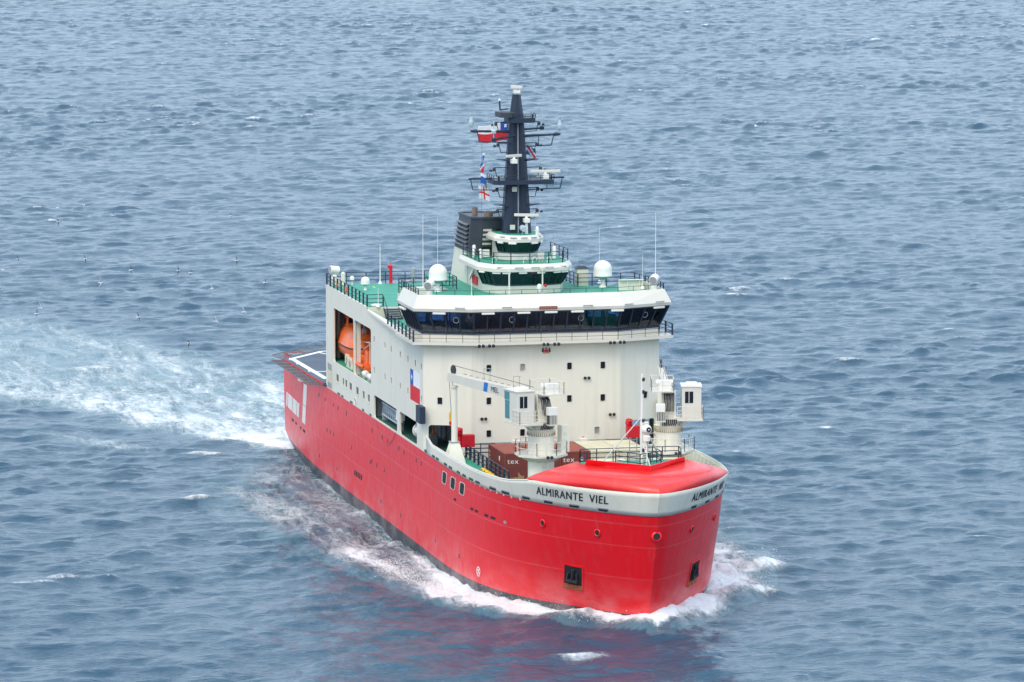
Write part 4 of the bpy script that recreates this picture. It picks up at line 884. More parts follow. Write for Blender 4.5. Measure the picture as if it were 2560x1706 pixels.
# funnel with louvres
fun = MB().loft([[(52.7, -3.6, 24.26), (58.4, -3.6, 24.26), (59.0, -2.7, 24.26), (59.0, 1.2, 24.26), (52.7, 1.2, 24.26)], [(54.75, -3.6, 27.45), (59.4, -3.6, 27.45), (60.0, -2.7, 27.45), (60.0, 1.2, 27.45), (54.75, 1.2, 27.45)]]).build('funnel', 'funnel_slate', ship)
for i in range(6):
    z = 24.5+i*.40; x0 = 52.95+(z-24.26)*.643; MB().box(x0, 58.0+(z-24.26)*.25, -3.70, -3.605, z, z+.20).build('louvre_opening', 'hole_shade', fun)
    MB().loft([[(x0-.05, -3.62, z+.22), (x0-.05, -3.86, z+.16), (x0-.05, -3.86, z+.22), (x0-.05, -3.62, z+.32)], [(58.1+(z-24.26)*.25, -3.62, z+.22), (58.1+(z-24.26)*.25, -3.86, z+.16), (58.1+(z-24.26)*.25, -3.86, z+.22), (58.1+(z-24.26)*.25, -3.62, z+.32)]]).build('louvre_slat', 'slat_grey', fun)
for y0, y1, n0 in ((-2.55, -1.75, 5), (-1.4, -.1, 5)):
    for i in range(n0):
        z = 24.55+i*.42; X = 59.0+(z-24.26)*.313
        MB().loft([[(X+.01, y0, z), (X+.02, y1, z), (X+.09, y1, z+.2), (X+.09, y0, z+.2)], [(X+.03, y0, z), (X+.04, y1, z), (X+.11, y1, z+.2), (X+.11, y0, z+.2)]]).build('vent_slot', 'cream' if (i > 0 and i < 5 and y0 < -2) else 'hole_shade', fun)
m = MB()
for a, b in (((54.7, -3.65, 27.47), (59.4, -3.65, 27.47)), ((59.4, -3.65, 27.47), (60.05, -2.7, 27.47)), ((60.05, -2.7, 27.47), (60.05, 1.2, 27.47)), ((60.05, 1.2, 27.47), (54.7, 1.2, 27.47)), ((54.7, 1.2, 27.47), (54.7, -3.65, 27.47))): m.beam(a, b, .14, .16)
m.build('funnel_rim', 'funnel_slate', fun)
for X, y, r, h in ((57.2, -2.75, .25, .7), (58.3, -1.75, .40, .42)):
    e = MB().lathe([(r, -.3), (r, h), (r*.88, h), (r*.88, h-.3)], (X, y, 27.45), 18).build('exhaust_pipe', 'stack_brown', fun, smooth=True)
    MB().lathe([(r*.88, h-.25), (r*.88, h-.2)], (X, y, 27.45), 14).build('exhaust_mouth', 'hole_shade', e)

# ---------------------------------------------------------------- mast
mz = [26.2, 30.6, 36.4, 38.5]; mh = [1.28, 1.02, .63, .36]; mf = [62.35, 62.25, 62.1, 62.0]; ma = [60.0, 60.3, 60.8, 61.3]
mast = MB().loft([[(a, -h*.8, z), (f-.35, -h, z), (f, -h+.3, z), (f, h-.3, z), (f-.35, h, z), (a, h*.8, z)] for z, h, f, a in zip(mz, mh, mf, ma)]).build('mast', 'navy', ship)
MB().tube((62.42, 0, 26.3), (62.2, 0, 36.2), .055, n=6).build('cable_trunk', 'steel_grey', mast)
m = MB()
for z in np.arange(26.6, 38, .33): m.beam((np.interp(z, mz, mf)+.06, .45, z), (np.interp(z, mz, mf)+.06, .78 if z < 36 else .55, z), .03)
m.build('ladder', 'charcoal', mast)
def platform(z, y0, y1, x0, x1, th=.3, rl=None, name='mast_platform'):
    c = .35
    P = [(x0, y0), (x1-c, y0), (x1, y0+c), (x1, y1-c), (x1-c, y1), (x0, y1)]
    o = MB().prism(P, z-th, z).build(name, 'navy', mast)
    if rl: rail('platform_rail', [(x, y, z) for x, y in P], 'navy', o, rl, 1.0, 2, .025, .05)
    return o
platform(36.45, -.95, 1.5, 60.9, 62.9, .42, .35); platform(31.0, -2.35, 3.1, 60.4, 63.3, .36, .45)
for y, z, X in ((-.9, 36.5, 62.6), (.5, 36.5, 62.7), (1.2, 36.5, 62.5), (-1.9, 31.0, 63.0), (-1.2, 31.0, 62.9), (1.6, 31.0, 62.9)): MB().lathe([(.07, 0), (.09, .15), (.09, .3), (.03, .4)], (X, y, z), 8).build('mast_lamp', 'steel_grey' if y > 0 else 'charcoal', mast)
for y in (-.45, .3): MB().tube((62.45, y, 26.3), (62.2, y*.5, 36.0), .025, n=5).build('mast_cable', 'black_rubber', mast)
MB().prism([(60.6, -1.7), (62.6, -1.7), (62.9, -1.0), (62.9, -.4), (60.6, -.4)], 36.5, 36.95).build('sensor_housing', 'charcoal', mast)
for z, a in ((32.78, 1.85), (28.8, 2.08)):
    for s in (-1, 1): MB().loft([[(61.2, s*.8, z-.16), (62.4, s*.8, z-.16), (62.4, s*.8, z), (61.2, s*.8, z)], [(61.4, s*a, z-.02), (62.2, s*a, z-.02), (62.2, s*a, z+.02), (61.4, s*a, z+.02)]]).build('mast_wing', 'navy', mast)
# yards with hanging frames
for s, yt, z in ((-1, 4.1, 35.3), (1, 3.9, 34.9)):
    y = MB().tube((61.7, s*.5, z-.1), (61.7, s*yt, z), .12, .09, 8).tube((61.7, s*(yt-.5), z), (61.7, s*(yt+.05), z), .17, .1, 8).build('yard', 'navy', mast)
    MB().path([(61.7, s*(yt-.55), z-.1), (61.7, s*(yt-.75), z-.95), (61.7, s*.8, z-1.05)], .045, 5).tube((61.7, s*2.0, z), (61.7, s*2.0, z-1.0), .035, n=5).build('yard_frame', 'navy', y)
    a = MB().tube((61.7, s*yt, z), (61.7, s*yt, z+.55), .025, n=6).lathe([(.20, .5), (.23, .8), (.15, 1.05), (.08, 1.3), (.10, 1.35), (.15, 1.55)], (61.7, s*yt, z), 14)
    for i in range(8): a.tube((61.7+.2*math.cos(i*.785), s*yt+.2*math.sin(i*.785), z+.3), (61.7+.21*math.cos(i*.785), s*yt+.21*math.sin(i*.785), z+.65), .02, n=4)
    a.build('direction_finder_antenna', 'pale_metal', y)
y = MB().tube((62.3, -.3, 34.9), (63.6, -2.5, 34.65), .10, .08, 8).lathe([(.18, -.15), (.2, .1), (.1, .2)], (63.6, -2.5, 34.65), 10).build('yard', 'navy', mast)
a = MB().tube((63.6, -2.5, 34.7), (63.6, -2.5, 36.3), .05, n=8).lathe([(.2, .55), (.22, .8), (.1, .95)], (63.6, -2.5, 34.65), 12).build('whip_antenna', 'pale_metal', y)
y = MB().tube((61.0, .4, 35.3), (60.0, 2.7, 35.35), .10, .08, 8).lathe([(.2, -.15), (.22, .1), (.1, .2)], (60.0, 2.7, 35.35), 10).build('yard', 'navy', mast); MB().tube((60.0, 2.7, 35.5), (60.0, 2.7, 37.1), .05, n=8).build('whip_antenna', 'pale_metal', y)
for s in (-1, 1):
    y = MB().box(61.6, 61.8, s*(2.2 if s < 0 else 3.0), s*4.32, 31.0, 31.16).build('yard', 'navy', mast)
    MB().path([(61.7, s*4.15, 31.0), (61.7, s*3.95, 30.12), (61.7, s*1.0, 30.05)], .045, 5).tube((61.7, s*2.75, 31), (61.7, s*2.75, 30.1), .035, n=5).build('yard_frame', 'navy', y)
# navigation lamps on brackets
for z, w in ((36.05, 1.95), (34.2, 1.75), (32.05, 2.1), (30.25, 1.85), (28.35, 1.8)):
    for s in (-1, 1):
        b = MB().tube((62.0, s*.6, z), (62.0, s*w, z+.02), .045, n=6).path([(62.0, s*(w-.05), z), (62.0, s*(w-.25), z-.8), (62.0, s*.7, z-.85)], .035, 5).build('lamp_bracket', 'navy', mast)
        MB().lathe([(.13, -.3), (.15, -.05), (.06, .05)], (62.0, s*w, z), 10).lathe([(.08, -.1), (.12, .1), (.05, .15)], (62.15, s*(w+.32), z-.22), 10, (0.4, s*.8, .2)).build('navigation_lamp', 'charcoal', b)
for y, z, X in ((-.35, 30.25, 62.35), (-.55, 26.9, 62.42)): MB().box(X, X+.12, y-.22, y+.22, z-.3, z+.12).build('horn_box', 'cream_clean', mast)
# radars
def radar(X, y, z, span, ang, ped, parent=mast):
    r = MB().lathe([(.16, -ped), (.12, -.5), (.14, -.45)], (X, y, z), 12).box(X-.32, X+.32, y-.26, y+.26, z-.5, z-.12).lathe([(.14, -.12), (.12, .05)], (X, y, z), 10).build('radar_pedestal', 'white', parent, bevel=.03)
    d = Vector((math.cos(ang), math.sin(ang), 0)); c = Vector((X, y, z+.16)); MB().beam(c-d*span/2, c+d*span/2, .16, .26).build('radar_scanner', 'cream_clean', r, bevel=.04)
radar(62.9, .62, 27.75, 2.2, R(68), 1.6); radar(63.0, 2.3, 31.6, 2.7, R(87), .55); radar(63.0, -.55, 33.0, 1.7, R(115), .5); radar(61.7, 0, 38.95, 1.15, R(50), .4)
MB().prism([(61.2, -.3), (62.1, -.3), (62.1, .3), (61.2, .3)], 38.5, 38.6).lathe([(.28, 0), (.2, .35), (.14, .5)], (61.7, 0, 38.55), 10).build('mast_cap', 'steel_grey', mast)
MB().path([(61.5, -.7, 37.2), (61.5, -1.45, 37.1), (61.5, -1.5, 37.9)], .07, 6).build('anemometer_bracket', 'navy', mast); MB().lathe([(.1, 0), (.12, .1), (.02, .2)], (61.5, -1.5, 37.9), 8).build('anemometer', 'feather_white', mast)
MB().lathe([(.25, -.35), (.30, .1), (.22, .4)], (63.6, .15, 26.8), 14, (1, 0, -.1)).tube((63.4, .15, 26.25), (63.4, .15, 26.7), .06).build('horn', 'pale_metal', ship, smooth=True)
MB().lathe([(.16, 0), (.16, .5), (.05, .7)], (63.3, 1.5, 26.25), 10).build('compass_post', 'white', ship)

# ---------------------------------------------------------------- antennas, posts and searchlights on the decks (parts of the ship)
for X, y, z0, z1, r in ((27.8, -5.35, 18.25, 22.0, .05), (65.2, -9.2, 21.4, 28.4, .032), (60.2, -6.8, 21.4, 27.6, .022), (46.9, -9.45, 18.25, 20.0, .03), (69.2, -5.75, 21.4, 23.2, .035), (70.0, 10.5, 22.0, 28.6, .03), (60.0, 8.0, 21.4, 26.4, .022), (58.0, 4.4, 21.4, 25.6, .025), (70.5, 9.2, 22.0, 25.0, .02), (50.0, 4.5, 21.4, 26.0, .03), (28.5, 4.0, 18.25, 22.0, .03)):
    MB().tube((X, y, z0), (X, y, z0+(z1-z0)*.35), r*1.25, r*1.1, 6).tube((X, y, z0+(z1-z0)*.35), (X, y, z1), r, r*.5, 6).lathe([(.2, 0), (.1, .25)], (X, y, z0), 10).build('whip_antenna', 'white', ship)
for X, y, z0, h, mt in ((67.25, -1.95, 22.0, 1.6, 'white'), (67.6, .95, 21.5, 2.1, 'cream_clean')): MB().tube((X, y, z0-.6), (X, y, z0+h), .07, n=8).lathe([(.06, 0), (.13, .05), (.13, .35), (.06, .4)], (X, y, z0+h-.2), 10).build('lamp_post', mt, ship)
MB().lathe([(.2, 0), (.25, .3), (.2, .55), (.05, .65)], (67.9, .6, 21.7), 14).build('magnetic_compass', 'white', ship, smooth=True); MB().lathe([(.02, 0), (.13, .08), (.13, .2), (.02, .28)], (67.9, 1.15, 22.05), 12).build('compass_sphere', 'bright_red', ship, smooth=True)
for X, y, z in ((71.0, -9.9, 21.4), (71.0, 10.1, 21.4), (27.9, -9.85, 18.25)):
    b = MB().lathe([(.28, 0), (.28, .9), (.2, 1.0)], (X, y, z), 12).beam((X, y-.3, z+1.0), (X, y-.3, z+1.5), .06).beam((X, y+.3, z+1.0), (X, y+.3, z+1.5), .06).beam((X, y-.3, z+1.03), (X, y+.3, z+1.03), .08).build('searchlight', 'white', ship)
    ax = (.8, -.45, -.15) if X > 50 else (.2, -.9, .1); MB().lathe([(.2, -.5), (.38, -.45), (.38, .4), (.33, .42)], (X, y, z+1.45), 16, ax).build('searchlight_drum', 'white', b, smooth=True)
    MB().lathe([(.33, .40), (.33, .43)], (X, y, z+1.45), 16, ax).build('searchlight_lens', 'pane_grey', b)
f = MB().lathe([(.22, 0), (.16, .1), (.16, 1.6), (.2, 1.65), (.1, 1.8)], (27.7, -4.3, 18.25), 12).box(27.6, 27.8, -4.6, -4.3, 19.7, 20.0).tube((27.7, -4.3, 20), (27.7, -4.3, 20.4), .03).build('fire_hydrant_post', 'bright_red', ship)
MB().lathe([(.2, 0), (.2, 1.4), (.1, 1.5)], (27.7, -2.1, 18.25), 12).build('mushroom_vent', 'steel_grey', ship)
MB().lathe([(.2, 0), (.2, 1.2), (.1, 1.3)], (28.6, -9.1, 18.25), 12).build('vent_post', 'cream', ship); MB().box(27.5, 28.3, -10.1, -9.4, 18.25, 18.9).build('locker', 'cream_clean', ship)
for X in (32.4, 36.5): MB().lathe([(.2, 0), (.33, .04), (.33, .12), (.2, .14)], (X, -10.32, 18.75), 16, (0, -1, 0)).build('lifebuoy', 'orange', ship)
for X, y in ((30.0, -6.5), (31.5, -4.2)): MB().box(X, X+.9, y-.1, y+.1, 18.248, 18.252).build('deck_mark', 'line_yellow', ship)
MB().box(61.0, 61.9, 5.5, 6.5, 21.4, 22.9).build('deck_cabinet', 'cream', ship); MB().loft([[(60.95, 5.4, 22.9), (61.95, 5.4, 22.9), (61.95, 6.6, 22.9), (60.95, 6.6, 22.9)], [(61.2, 5.7, 23.15), (61.7, 5.7, 23.15), (61.7, 6.3, 23.15), (61.2, 6.3, 23.15)]]).build('cabinet_hood', 'charcoal', ship)
MB().box(66.0, 66.15, 8.2, 10.4, 21.4, 22.3).box(66.15, 66.3, 8.9, 9.0, 21.4, 22.35).box(66.15, 66.3, 10.0, 10.1, 21.4, 22.35).box(66.1, 66.4, 8.2, 10.4, 22.3, 22.36).build('wind_screen', 'cream', ship)
MB().box(64.6, 65.6, -9.9, -8.7, 21.4, 22.0).build('deck_locker', 'cream_clean', ship); MB().box(59.6, 60.8, -7.9, -6.6, 18.25 if 0 else 17.25, 18.6).build('deck_locker', 'cream', ship)
MB().lathe([(.5, 0), (.55, .1), (.3, .2)], (46.2, -9.5, 18.25), 16).build('antenna_tuner', 'white', ship)

# ---------------------------------------------------------------- satellite domes (stand on the decks: things of their own)
def dome(label, X, y, z, r, hp, group='satellite domes'):
    t = thing('satellite_dome', label, 'antenna dome', (X, y, z), 0, group)
    MB().lathe([(r*.42, 0), (r*.38, .05), (r*.2, hp*.35), (r*.2, hp*.75)], (0, 0, 0), 16).build('pedestal', 'white', t, smooth=True)
    MB().lathe([(r*.22, hp*.7), (r*.98, hp)], (0, 0, 0), 24).build('tray', 'pale_metal', t, smooth=True)
    MB().lathe([(r*1.0, hp), (r*1.02, hp+.06), (r*1.0, hp+.10), (r*.985, hp+r*.75)]+[(r*.985*math.cos(a), hp+r*.75+r*.95*math.sin(a)) for a in [R(k) for k in range(10, 91, 10)]], (0, 0, 0), 28).build('radome', 'white', t, smooth=True)
dome('large white satellite dome above the left bridge wing', 63.35, -7.45, 21.4, .82, 1.0)
dome('large white satellite dome above the right bridge wing', 63.35, 7.45, 21.4, .82, 1.0)
dome('small white dome on the green deck behind the bridge', 32.8, -7.8, 18.25, .42, .55)
dome('tiny white dome near the stern edge of the green upper deck', 27.9, -8.1, 18.25, .22, .45)

# ---------------------------------------------------------------- deck cranes
def crane(label, X, y, az, side):
    t = thing('deck_crane', label, 'crane', (X, y, 7.0), 0, 'deck cranes on the foredeck')
    Z = lambda z: z-7.0
    ped = MB().lathe([(1.25, 0), (1.08, .25), (1.08, Z(12.8))], (0, 0, 0), 28).build('pedestal', 'cream', t, smooth=True)
    MB().lathe([(1.0, Z(12.8)), (1.14, Z(12.82)), (1.14, Z(12.98)), (1.04, Z(13.0)), (1.2, Z(13.28)), (1.0, Z(13.3))], (0, 0, 0), 32).build('slewing_ring', 'cream', t, smooth=True)
    bo = MB()
    for i in range(44): a = 2*math.pi*i/44; bo.box(1.15*math.cos(a)-.025, 1.15*math.cos(a)+.025, 1.15*math.sin(a)-.025, 1.15*math.sin(a)+.025, Z(12.78), Z(13.02))
    bo.build('ring_bolts', 'timber', t)
    oc = [(2.2*math.cos(R(22.5+45*i)), 2.2*math.sin(R(22.5+45*i))) for i in range(8)]
    pl = MB().prism(oc, Z(11.1), Z(11.28)).build('service_platform', 'cream_clean', t); MB().loft([[(x*.5, yy*.5, Z(10.6)) for x, yy in oc], [(x*.95, yy*.95, Z(11.1)) for x, yy in oc]]).build('platform_bracket', 'cream', pl)
    rail('platform_rail', [(x*.97, yy*.97, Z(11.28)) for x, yy in oc], 'cream_clean', pl, 1.05, .9, 2, .03, .05, True)
    ld = MB()
    for yy in (-.25, .25): ld.beam((1.25, yy, .2), (1.25, yy, Z(11.1)), .05)
    for k in range(10): ld.beam((1.25, -.25, .5+.36*k), (1.25, .25, .5+.36*k), .04)
    ld.build('ladder', 'white', t)
    f = MB()
    for q in (-.16, .16): f.lathe([(.08, -.12), (.14, 0), (.14, .06), (.1, .06)], (2.25, q+.2, Z(11.2)), 10, (1, 0, -.4))
    f.build('floodlight', 'charcoal', pl)
    MB().box(1.1, 1.35, -1.0, -.35, .6, 1.7).build('control_box', 'white', t)
    M = Matrix.Rotation(az, 4, 'Z')
    def put(mb, name, mat, parent=t, **k): return mb.xf(M).build(name, mat, parent, **k)
    # slewing house (local: jib along +x; cab on 'side')
    sl = put(MB().loft([[(1.0*math.cos(a), 1.0*math.sin(a), Z(13.3)) for a in np.linspace(0, 2*math.pi, 16, endpoint=False)], [(1.05*math.cos(a), 1.05*math.sin(a), Z(13.85)) for a in np.linspace(0, 2*math.pi, 16, endpoint=False)]]), 'slew_housing', 'cream')
    put(MB().box(-1.1, 1.2, -.9, .9, Z(13.85), Z(14.0)), 'slew_deck', 'cream_clean')
    tw = MB()
    for q in (-.5, .5): tw.loft([[(-.75, q-.08, Z(14.0)), (.75, q-.08, Z(14.0)), (.45, q-.08, Z(16.1)), (-.25, q-.08, Z(16.1))], [(-.75, q+.08, Z(14.0)), (.75, q+.08, Z(14.0)), (.45, q+.08, Z(16.1)), (-.25, q+.08, Z(16.1))]])
    tw.box(-.6, -.5, -.5, .5, Z(14.0), Z(15.4)); tower = put(tw, 'tower', 'cream')
    # jib: box girder from pivot to tip
    jl = 17.0
    jb = MB().loft([[(x, -w, zz-hh), (x, w, zz-hh), (x, w, zz+hh), (x, -w, zz+hh)] for x, w, zz, hh in ((-.4, .33, Z(15.75), .33), (.8, .36, Z(15.65), .42), (6, .34, Z(15.6), .46), (12, .30, Z(15.55), .38), (jl-.4, .26, Z(15.55), .34))])
    jib = put(jb, 'jib', 'cream_clean')
    hd_ = MB().lathe([(.05, -.09), (.40, -.08), (.40, -.05), (.34, -.03), (.34, .03), (.40, .05), (.40, .08), (.05, .09)], (jl-.2, 0, Z(16.2)), 18, (0, 1, 0)); put(hd_, 'jib_sheave', 'charcoal', jib)
    put(MB().box(jl-.5, jl+.35, -.3, .3, Z(15.15), Z(15.9)).box(jl-.1, jl+.5, -.25, .25, Z(15.2), Z(15.55)), 'jib_head', 'cream_clean', jib)
    put(MB().tube((jl, 0, Z(16.6)), (1.2, 0, Z(16.55)), .025, n=5), 'hoist_wire', 'charcoal', jib)
    hb = MB().tube((jl+.25, -.14, Z(15.3)), (jl+.15, -.05, Z(12.6)), .022, n=5).tube((jl+.25, .18, Z(15.3)), (jl+.15, .05, Z(12.6)), .022, n=5); put(hb, 'hook_wires', 'charcoal', jib)
    put(MB().loft([[(jl+.15+a*.30, b, Z(12.1)+c*.42) for a, c in ((0, 1.2), (.7, .6), (.8, -.3), (.3, -1.1), (-.3, -1.1), (-.8, -.3), (-.7, .6))] for b in (-.14, .14)]), 'hook_block', 'yellow_gear', jib); put(MB().box(jl, jl+.3, -.17, .17, Z(11.45), Z(11.75)).tube((jl+.15, 0, Z(11.5)), (jl+.15, 0, Z(11.1)), .07), 'hook', 'bright_red', jib)
    st = MB()
    for k in range(12): x = 1.6+k*1.2; st.box(x, x+.5, -.3, -.24, Z(16.12)-k*.012, Z(16.17)-k*.012)
    put(st, 'jib_step_bars', 'timber', jib)
    for x in (4.6, 10.2): put(MB().path([(x, -.28, Z(16.15)), (x, -.28, Z(17.05)), (x, .28, Z(17.05)), (x, .28, Z(16.15))], .025, 5).tube((x-.3, -.28, Z(17.05)), (x+.3, -.28, Z(17.05)), .02, n=5), 'jib_rail_hoop', 'steel_grey', jib)
    for sg in (-1, 1):
        yb = sg*.352; put(MB().loft([[(x, yb, Z(z)) for x, z in ((9.55, 15.2), (10.2, 15.2), (10.0, 15.98), (9.35, 15.98))], [(x, yb+sg*.012, Z(z)) for x, z in ((9.55, 15.2), (10.2, 15.2), (10.0, 15.98), (9.35, 15.98))]]), 'blue_stripe', 'crane_blue', jib)
        me = text_mesh('MEL', .62, 1.0); xs = [v.co.x for v in me.vertices]; w0 = max(xs)
        for v in me.vertices:
            u = v.co.x/w0; x = (8.75-1.5*u) if sg > 0 else (7.25+1.5*u); v.co = M @ Vector((x, sg*.375, Z(15.36)+v.co.y))
        link('jib_lettering', me, 'letter_navy', jib)
    # luffing cylinder and hoses
    put(MB().tube((1.0, 0, Z(14.2)), (3.4, 0, Z(15.2)), .16, n=10).tube((.2, .35, Z(14.1)), (.2, .3, Z(15.8)), .12, n=8), 'luffing_cylinder', 'white')
    ho = MB()
    for k in range(7):
        a = -.35+.11*k; ho.path([(-.1, a, Z(16.0)), (-.75-.05*(k % 3), a*1.1, Z(15.75)), (-1.05, a*1.2+.05, Z(15.2)), (-.95, a, Z(14.5))], .04, 5)
    for k in range(8): ho.path([(-1.0, -.6+.16*k, Z(13.95)), (-1.2, -.6+.16*k, Z(13.6)), (-1.05, -.5+.15*k, Z(13.35))], .045, 5)
    put(ho, 'hydraulic_hoses', 'black_rubber')
    put(MB().box(-1.75, -1.1, -.15-side*.5, .6-side*.5, Z(14.55), Z(15.2)), 'winch_motor', 'white', bevel=.03)
    cg = MB()
    for k in range(6): cg.box(-1.75, -1.70, -.15-side*.5+.13*k, -.10-side*.5+.13*k, Z(13.8), Z(14.55))
    cg.box(-1.78, -1.1, -.2-side*.5, .65-side*.5, Z(13.72), Z(13.8)); put(cg, 'motor_cage', 'cream_clean')
    put(MB().box(-1.65, -1.2, -.1-side*.5, .55-side*.5, Z(13.8), Z(14.5)), 'valve_block', 'charcoal')
    # upper service platform with rail
    y0, y1 = (-1.5*side, .4*side); ya, yb = min(y0, y1), max(y0, y1)
    up = put(MB().box(-1.3, 1.4, ya, yb, Z(16.12), Z(16.2)), 'upper_platform', 'cream_clean')
    rr = rail('platform_rail', [M @ Vector(p) for p in ((-1.25, ya+.04, Z(16.2)), (1.35, ya+.04, Z(16.2)), (1.35, yb-.04, Z(16.2)), (-1.25, yb-.04, Z(16.2)))], 'cream_clean', up, 1.0, 1.0, 2, .025, .045, True)
    put(MB().lathe([(.2, -.75), (.24, -.7), (.24, .7), (.2, .75)], (.1, ya+.7, Z(16.75)), 14, (0, 1, 0)).box(-.6, -.2, ya+.2, ya+1.2, Z(16.2), Z(17.0)), 'hoist_winch', 'white', up)
    # access tower beside the pedestal
    put(MB().box(-.5, .3, -side*2.0-.35, -side*2.0+.35, Z(11.28), Z(13.5)).lathe([(.14, 0), (.14, .05)], (-.5, -side*2.0, Z(12.9)), 12, (-1, 0, 0)), 'electric_cabinet', 'cream')
    # operator's cab
    cy = side*1.85
    cb = MB().loft([[(x, cy+w, Z(z)) for x, w, z in ((-.95, -.80, 13.95), (1.25, -.80, 13.95), (1.25, .80, 13.95), (-.95, .80, 13.95))], [(x, cy+w, Z(z)) for x, w, z in ((-.95, -.80, 16.5), (1.5, -.80, 16.5), (1.5, .80, 16.5), (-.95, .80, 16.5))]])
    cab = put(cb, 'cab', 'cream_clean', bevel=.04)
    put(MB().box(-1.0, 1.55, cy-.86, cy+.86, Z(16.5), Z(16.58)), 'cab_roof', 'cream_clean', cab)
    put(MB().box(-.55, .35, cy-.45, cy+.45, Z(16.58), Z(16.82)).box(-.50, -.56, cy-.3, cy+.3, Z(16.62), Z(16.78)), 'air_conditioner', 'white', cab, bevel=.04)
    put(MB().box(-.975, -.952, cy-.12, cy+.55, Z(15.2), Z(16.15)), 'door_window', 'pane_dark', cab)
    put(MB().box(-.99, -.976, cy+.20, cy+.24, Z(15.2), Z(16.15)), 'window_bar', 'white', cab)
    for z0_, z1_, w_ in ((15.75, 16.4, 1.42), (14.2, 15.7, 1.32)):
        for sg in (-1, 1): put(MB().box(.45, w_-.05, cy+sg*.802, cy+sg*.82, Z(z0_), Z(z1_)), 'side_window', 'glass_teal' if 0 else 'cab_teal', cab)
    put(MB().loft([[(1.31, cy-.7, Z(14.15)), (1.31, cy+.7, Z(14.15)), (1.52, cy+.7, Z(16.35)), (1.52, cy-.7, Z(16.35))], [(1.28, cy-.7, Z(14.15)), (1.28, cy+.7, Z(14.15)), (1.49, cy+.7, Z(16.35)), (1.49, cy-.7, Z(16.35))]]), 'front_window', 'cab_teal', cab)
    cf = put(MB().loft([[(-1.7, cy-side*1.2, Z(13.8)), (1.3, cy-side*1.2, Z(13.8)), (1.3, cy+side*.92, Z(13.8)), (-1.7, cy+side*.92, Z(13.8))], [(-1.7, cy-side*1.2, Z(13.949)), (1.3, cy-side*1.2, Z(13.949)), (1.3, cy+side*.92, Z(13.949)), (-1.7, cy+side*.92, Z(13.949))]]), 'cab_walkway', 'cream_clean', cab)
    rail('walkway_rail', [M @ Vector(p) for p in ((-.2, cy+side*.90, Z(13.95)), (-1.66, cy+side*.90, Z(13.95)), (-1.66, cy-side*1.2, Z(13.95)))], 'cream_clean', cab, 1.05, .8, 3, .025, .045)
    put(MB().beam((.8, cy, Z(13.8)), (.3, cy-side*.9, Z(13.35)), .12).beam((-1.0, cy, Z(13.8)), (-.5, cy-side*.9, Z(13.35)), .12), 'cab_brace', 'cream', cab)
    return t
paint('cab_teal', (0.06, 0.22, 0.24), 0.1, 0.1, 2)
AZ = math.atan2(-3.75, -16.5)
c1 = crane('left deck crane with its long white jib laid back over the brown containers', 93.5, -5.4, AZ, 1)
c2 = crane('right deck crane near the bulwark, jib pointing away behind its tower', 93.5, 5.4, math.pi-(AZ-math.pi) if 0 else -AZ, -1)
# jib rests on the side decks
for s in (-1, 1):
    m = MB().lathe([(.27, 1.7), (.25, 6.4), (.34, 6.42), (.34, 6.55)], (77.2, s*9.05, 8.3), 18); p = m.build('jib_rest_post', 'cream', ship, smooth=True)
    MB().loft([[(77.2+a*.95, s*9.05+b*.8, 8.3) for a, b in ((-1, -1), (1, -1), (1, 1), (-1, 1))], [(77.2+a*.36, s*9.05+b*.36, 10.0) for a, b in ((-1, -1), (1, -1), (1, 1), (-1, 1))]]).build('post_foot', 'cream', p)
    MB().loft([[(77.2+a*.42, s*9.05+b*.42, 10.0) for a, b in ((-1, -1), (1, -1), (1, 1), (-1, 1))], [(77.2+a*.42, s*9.05+b*.42, 10.08) for a, b in ((-1, -1), (1, -1), (1, 1), (-1, 1))]]).build('post_collar', 'steel_grey', p)

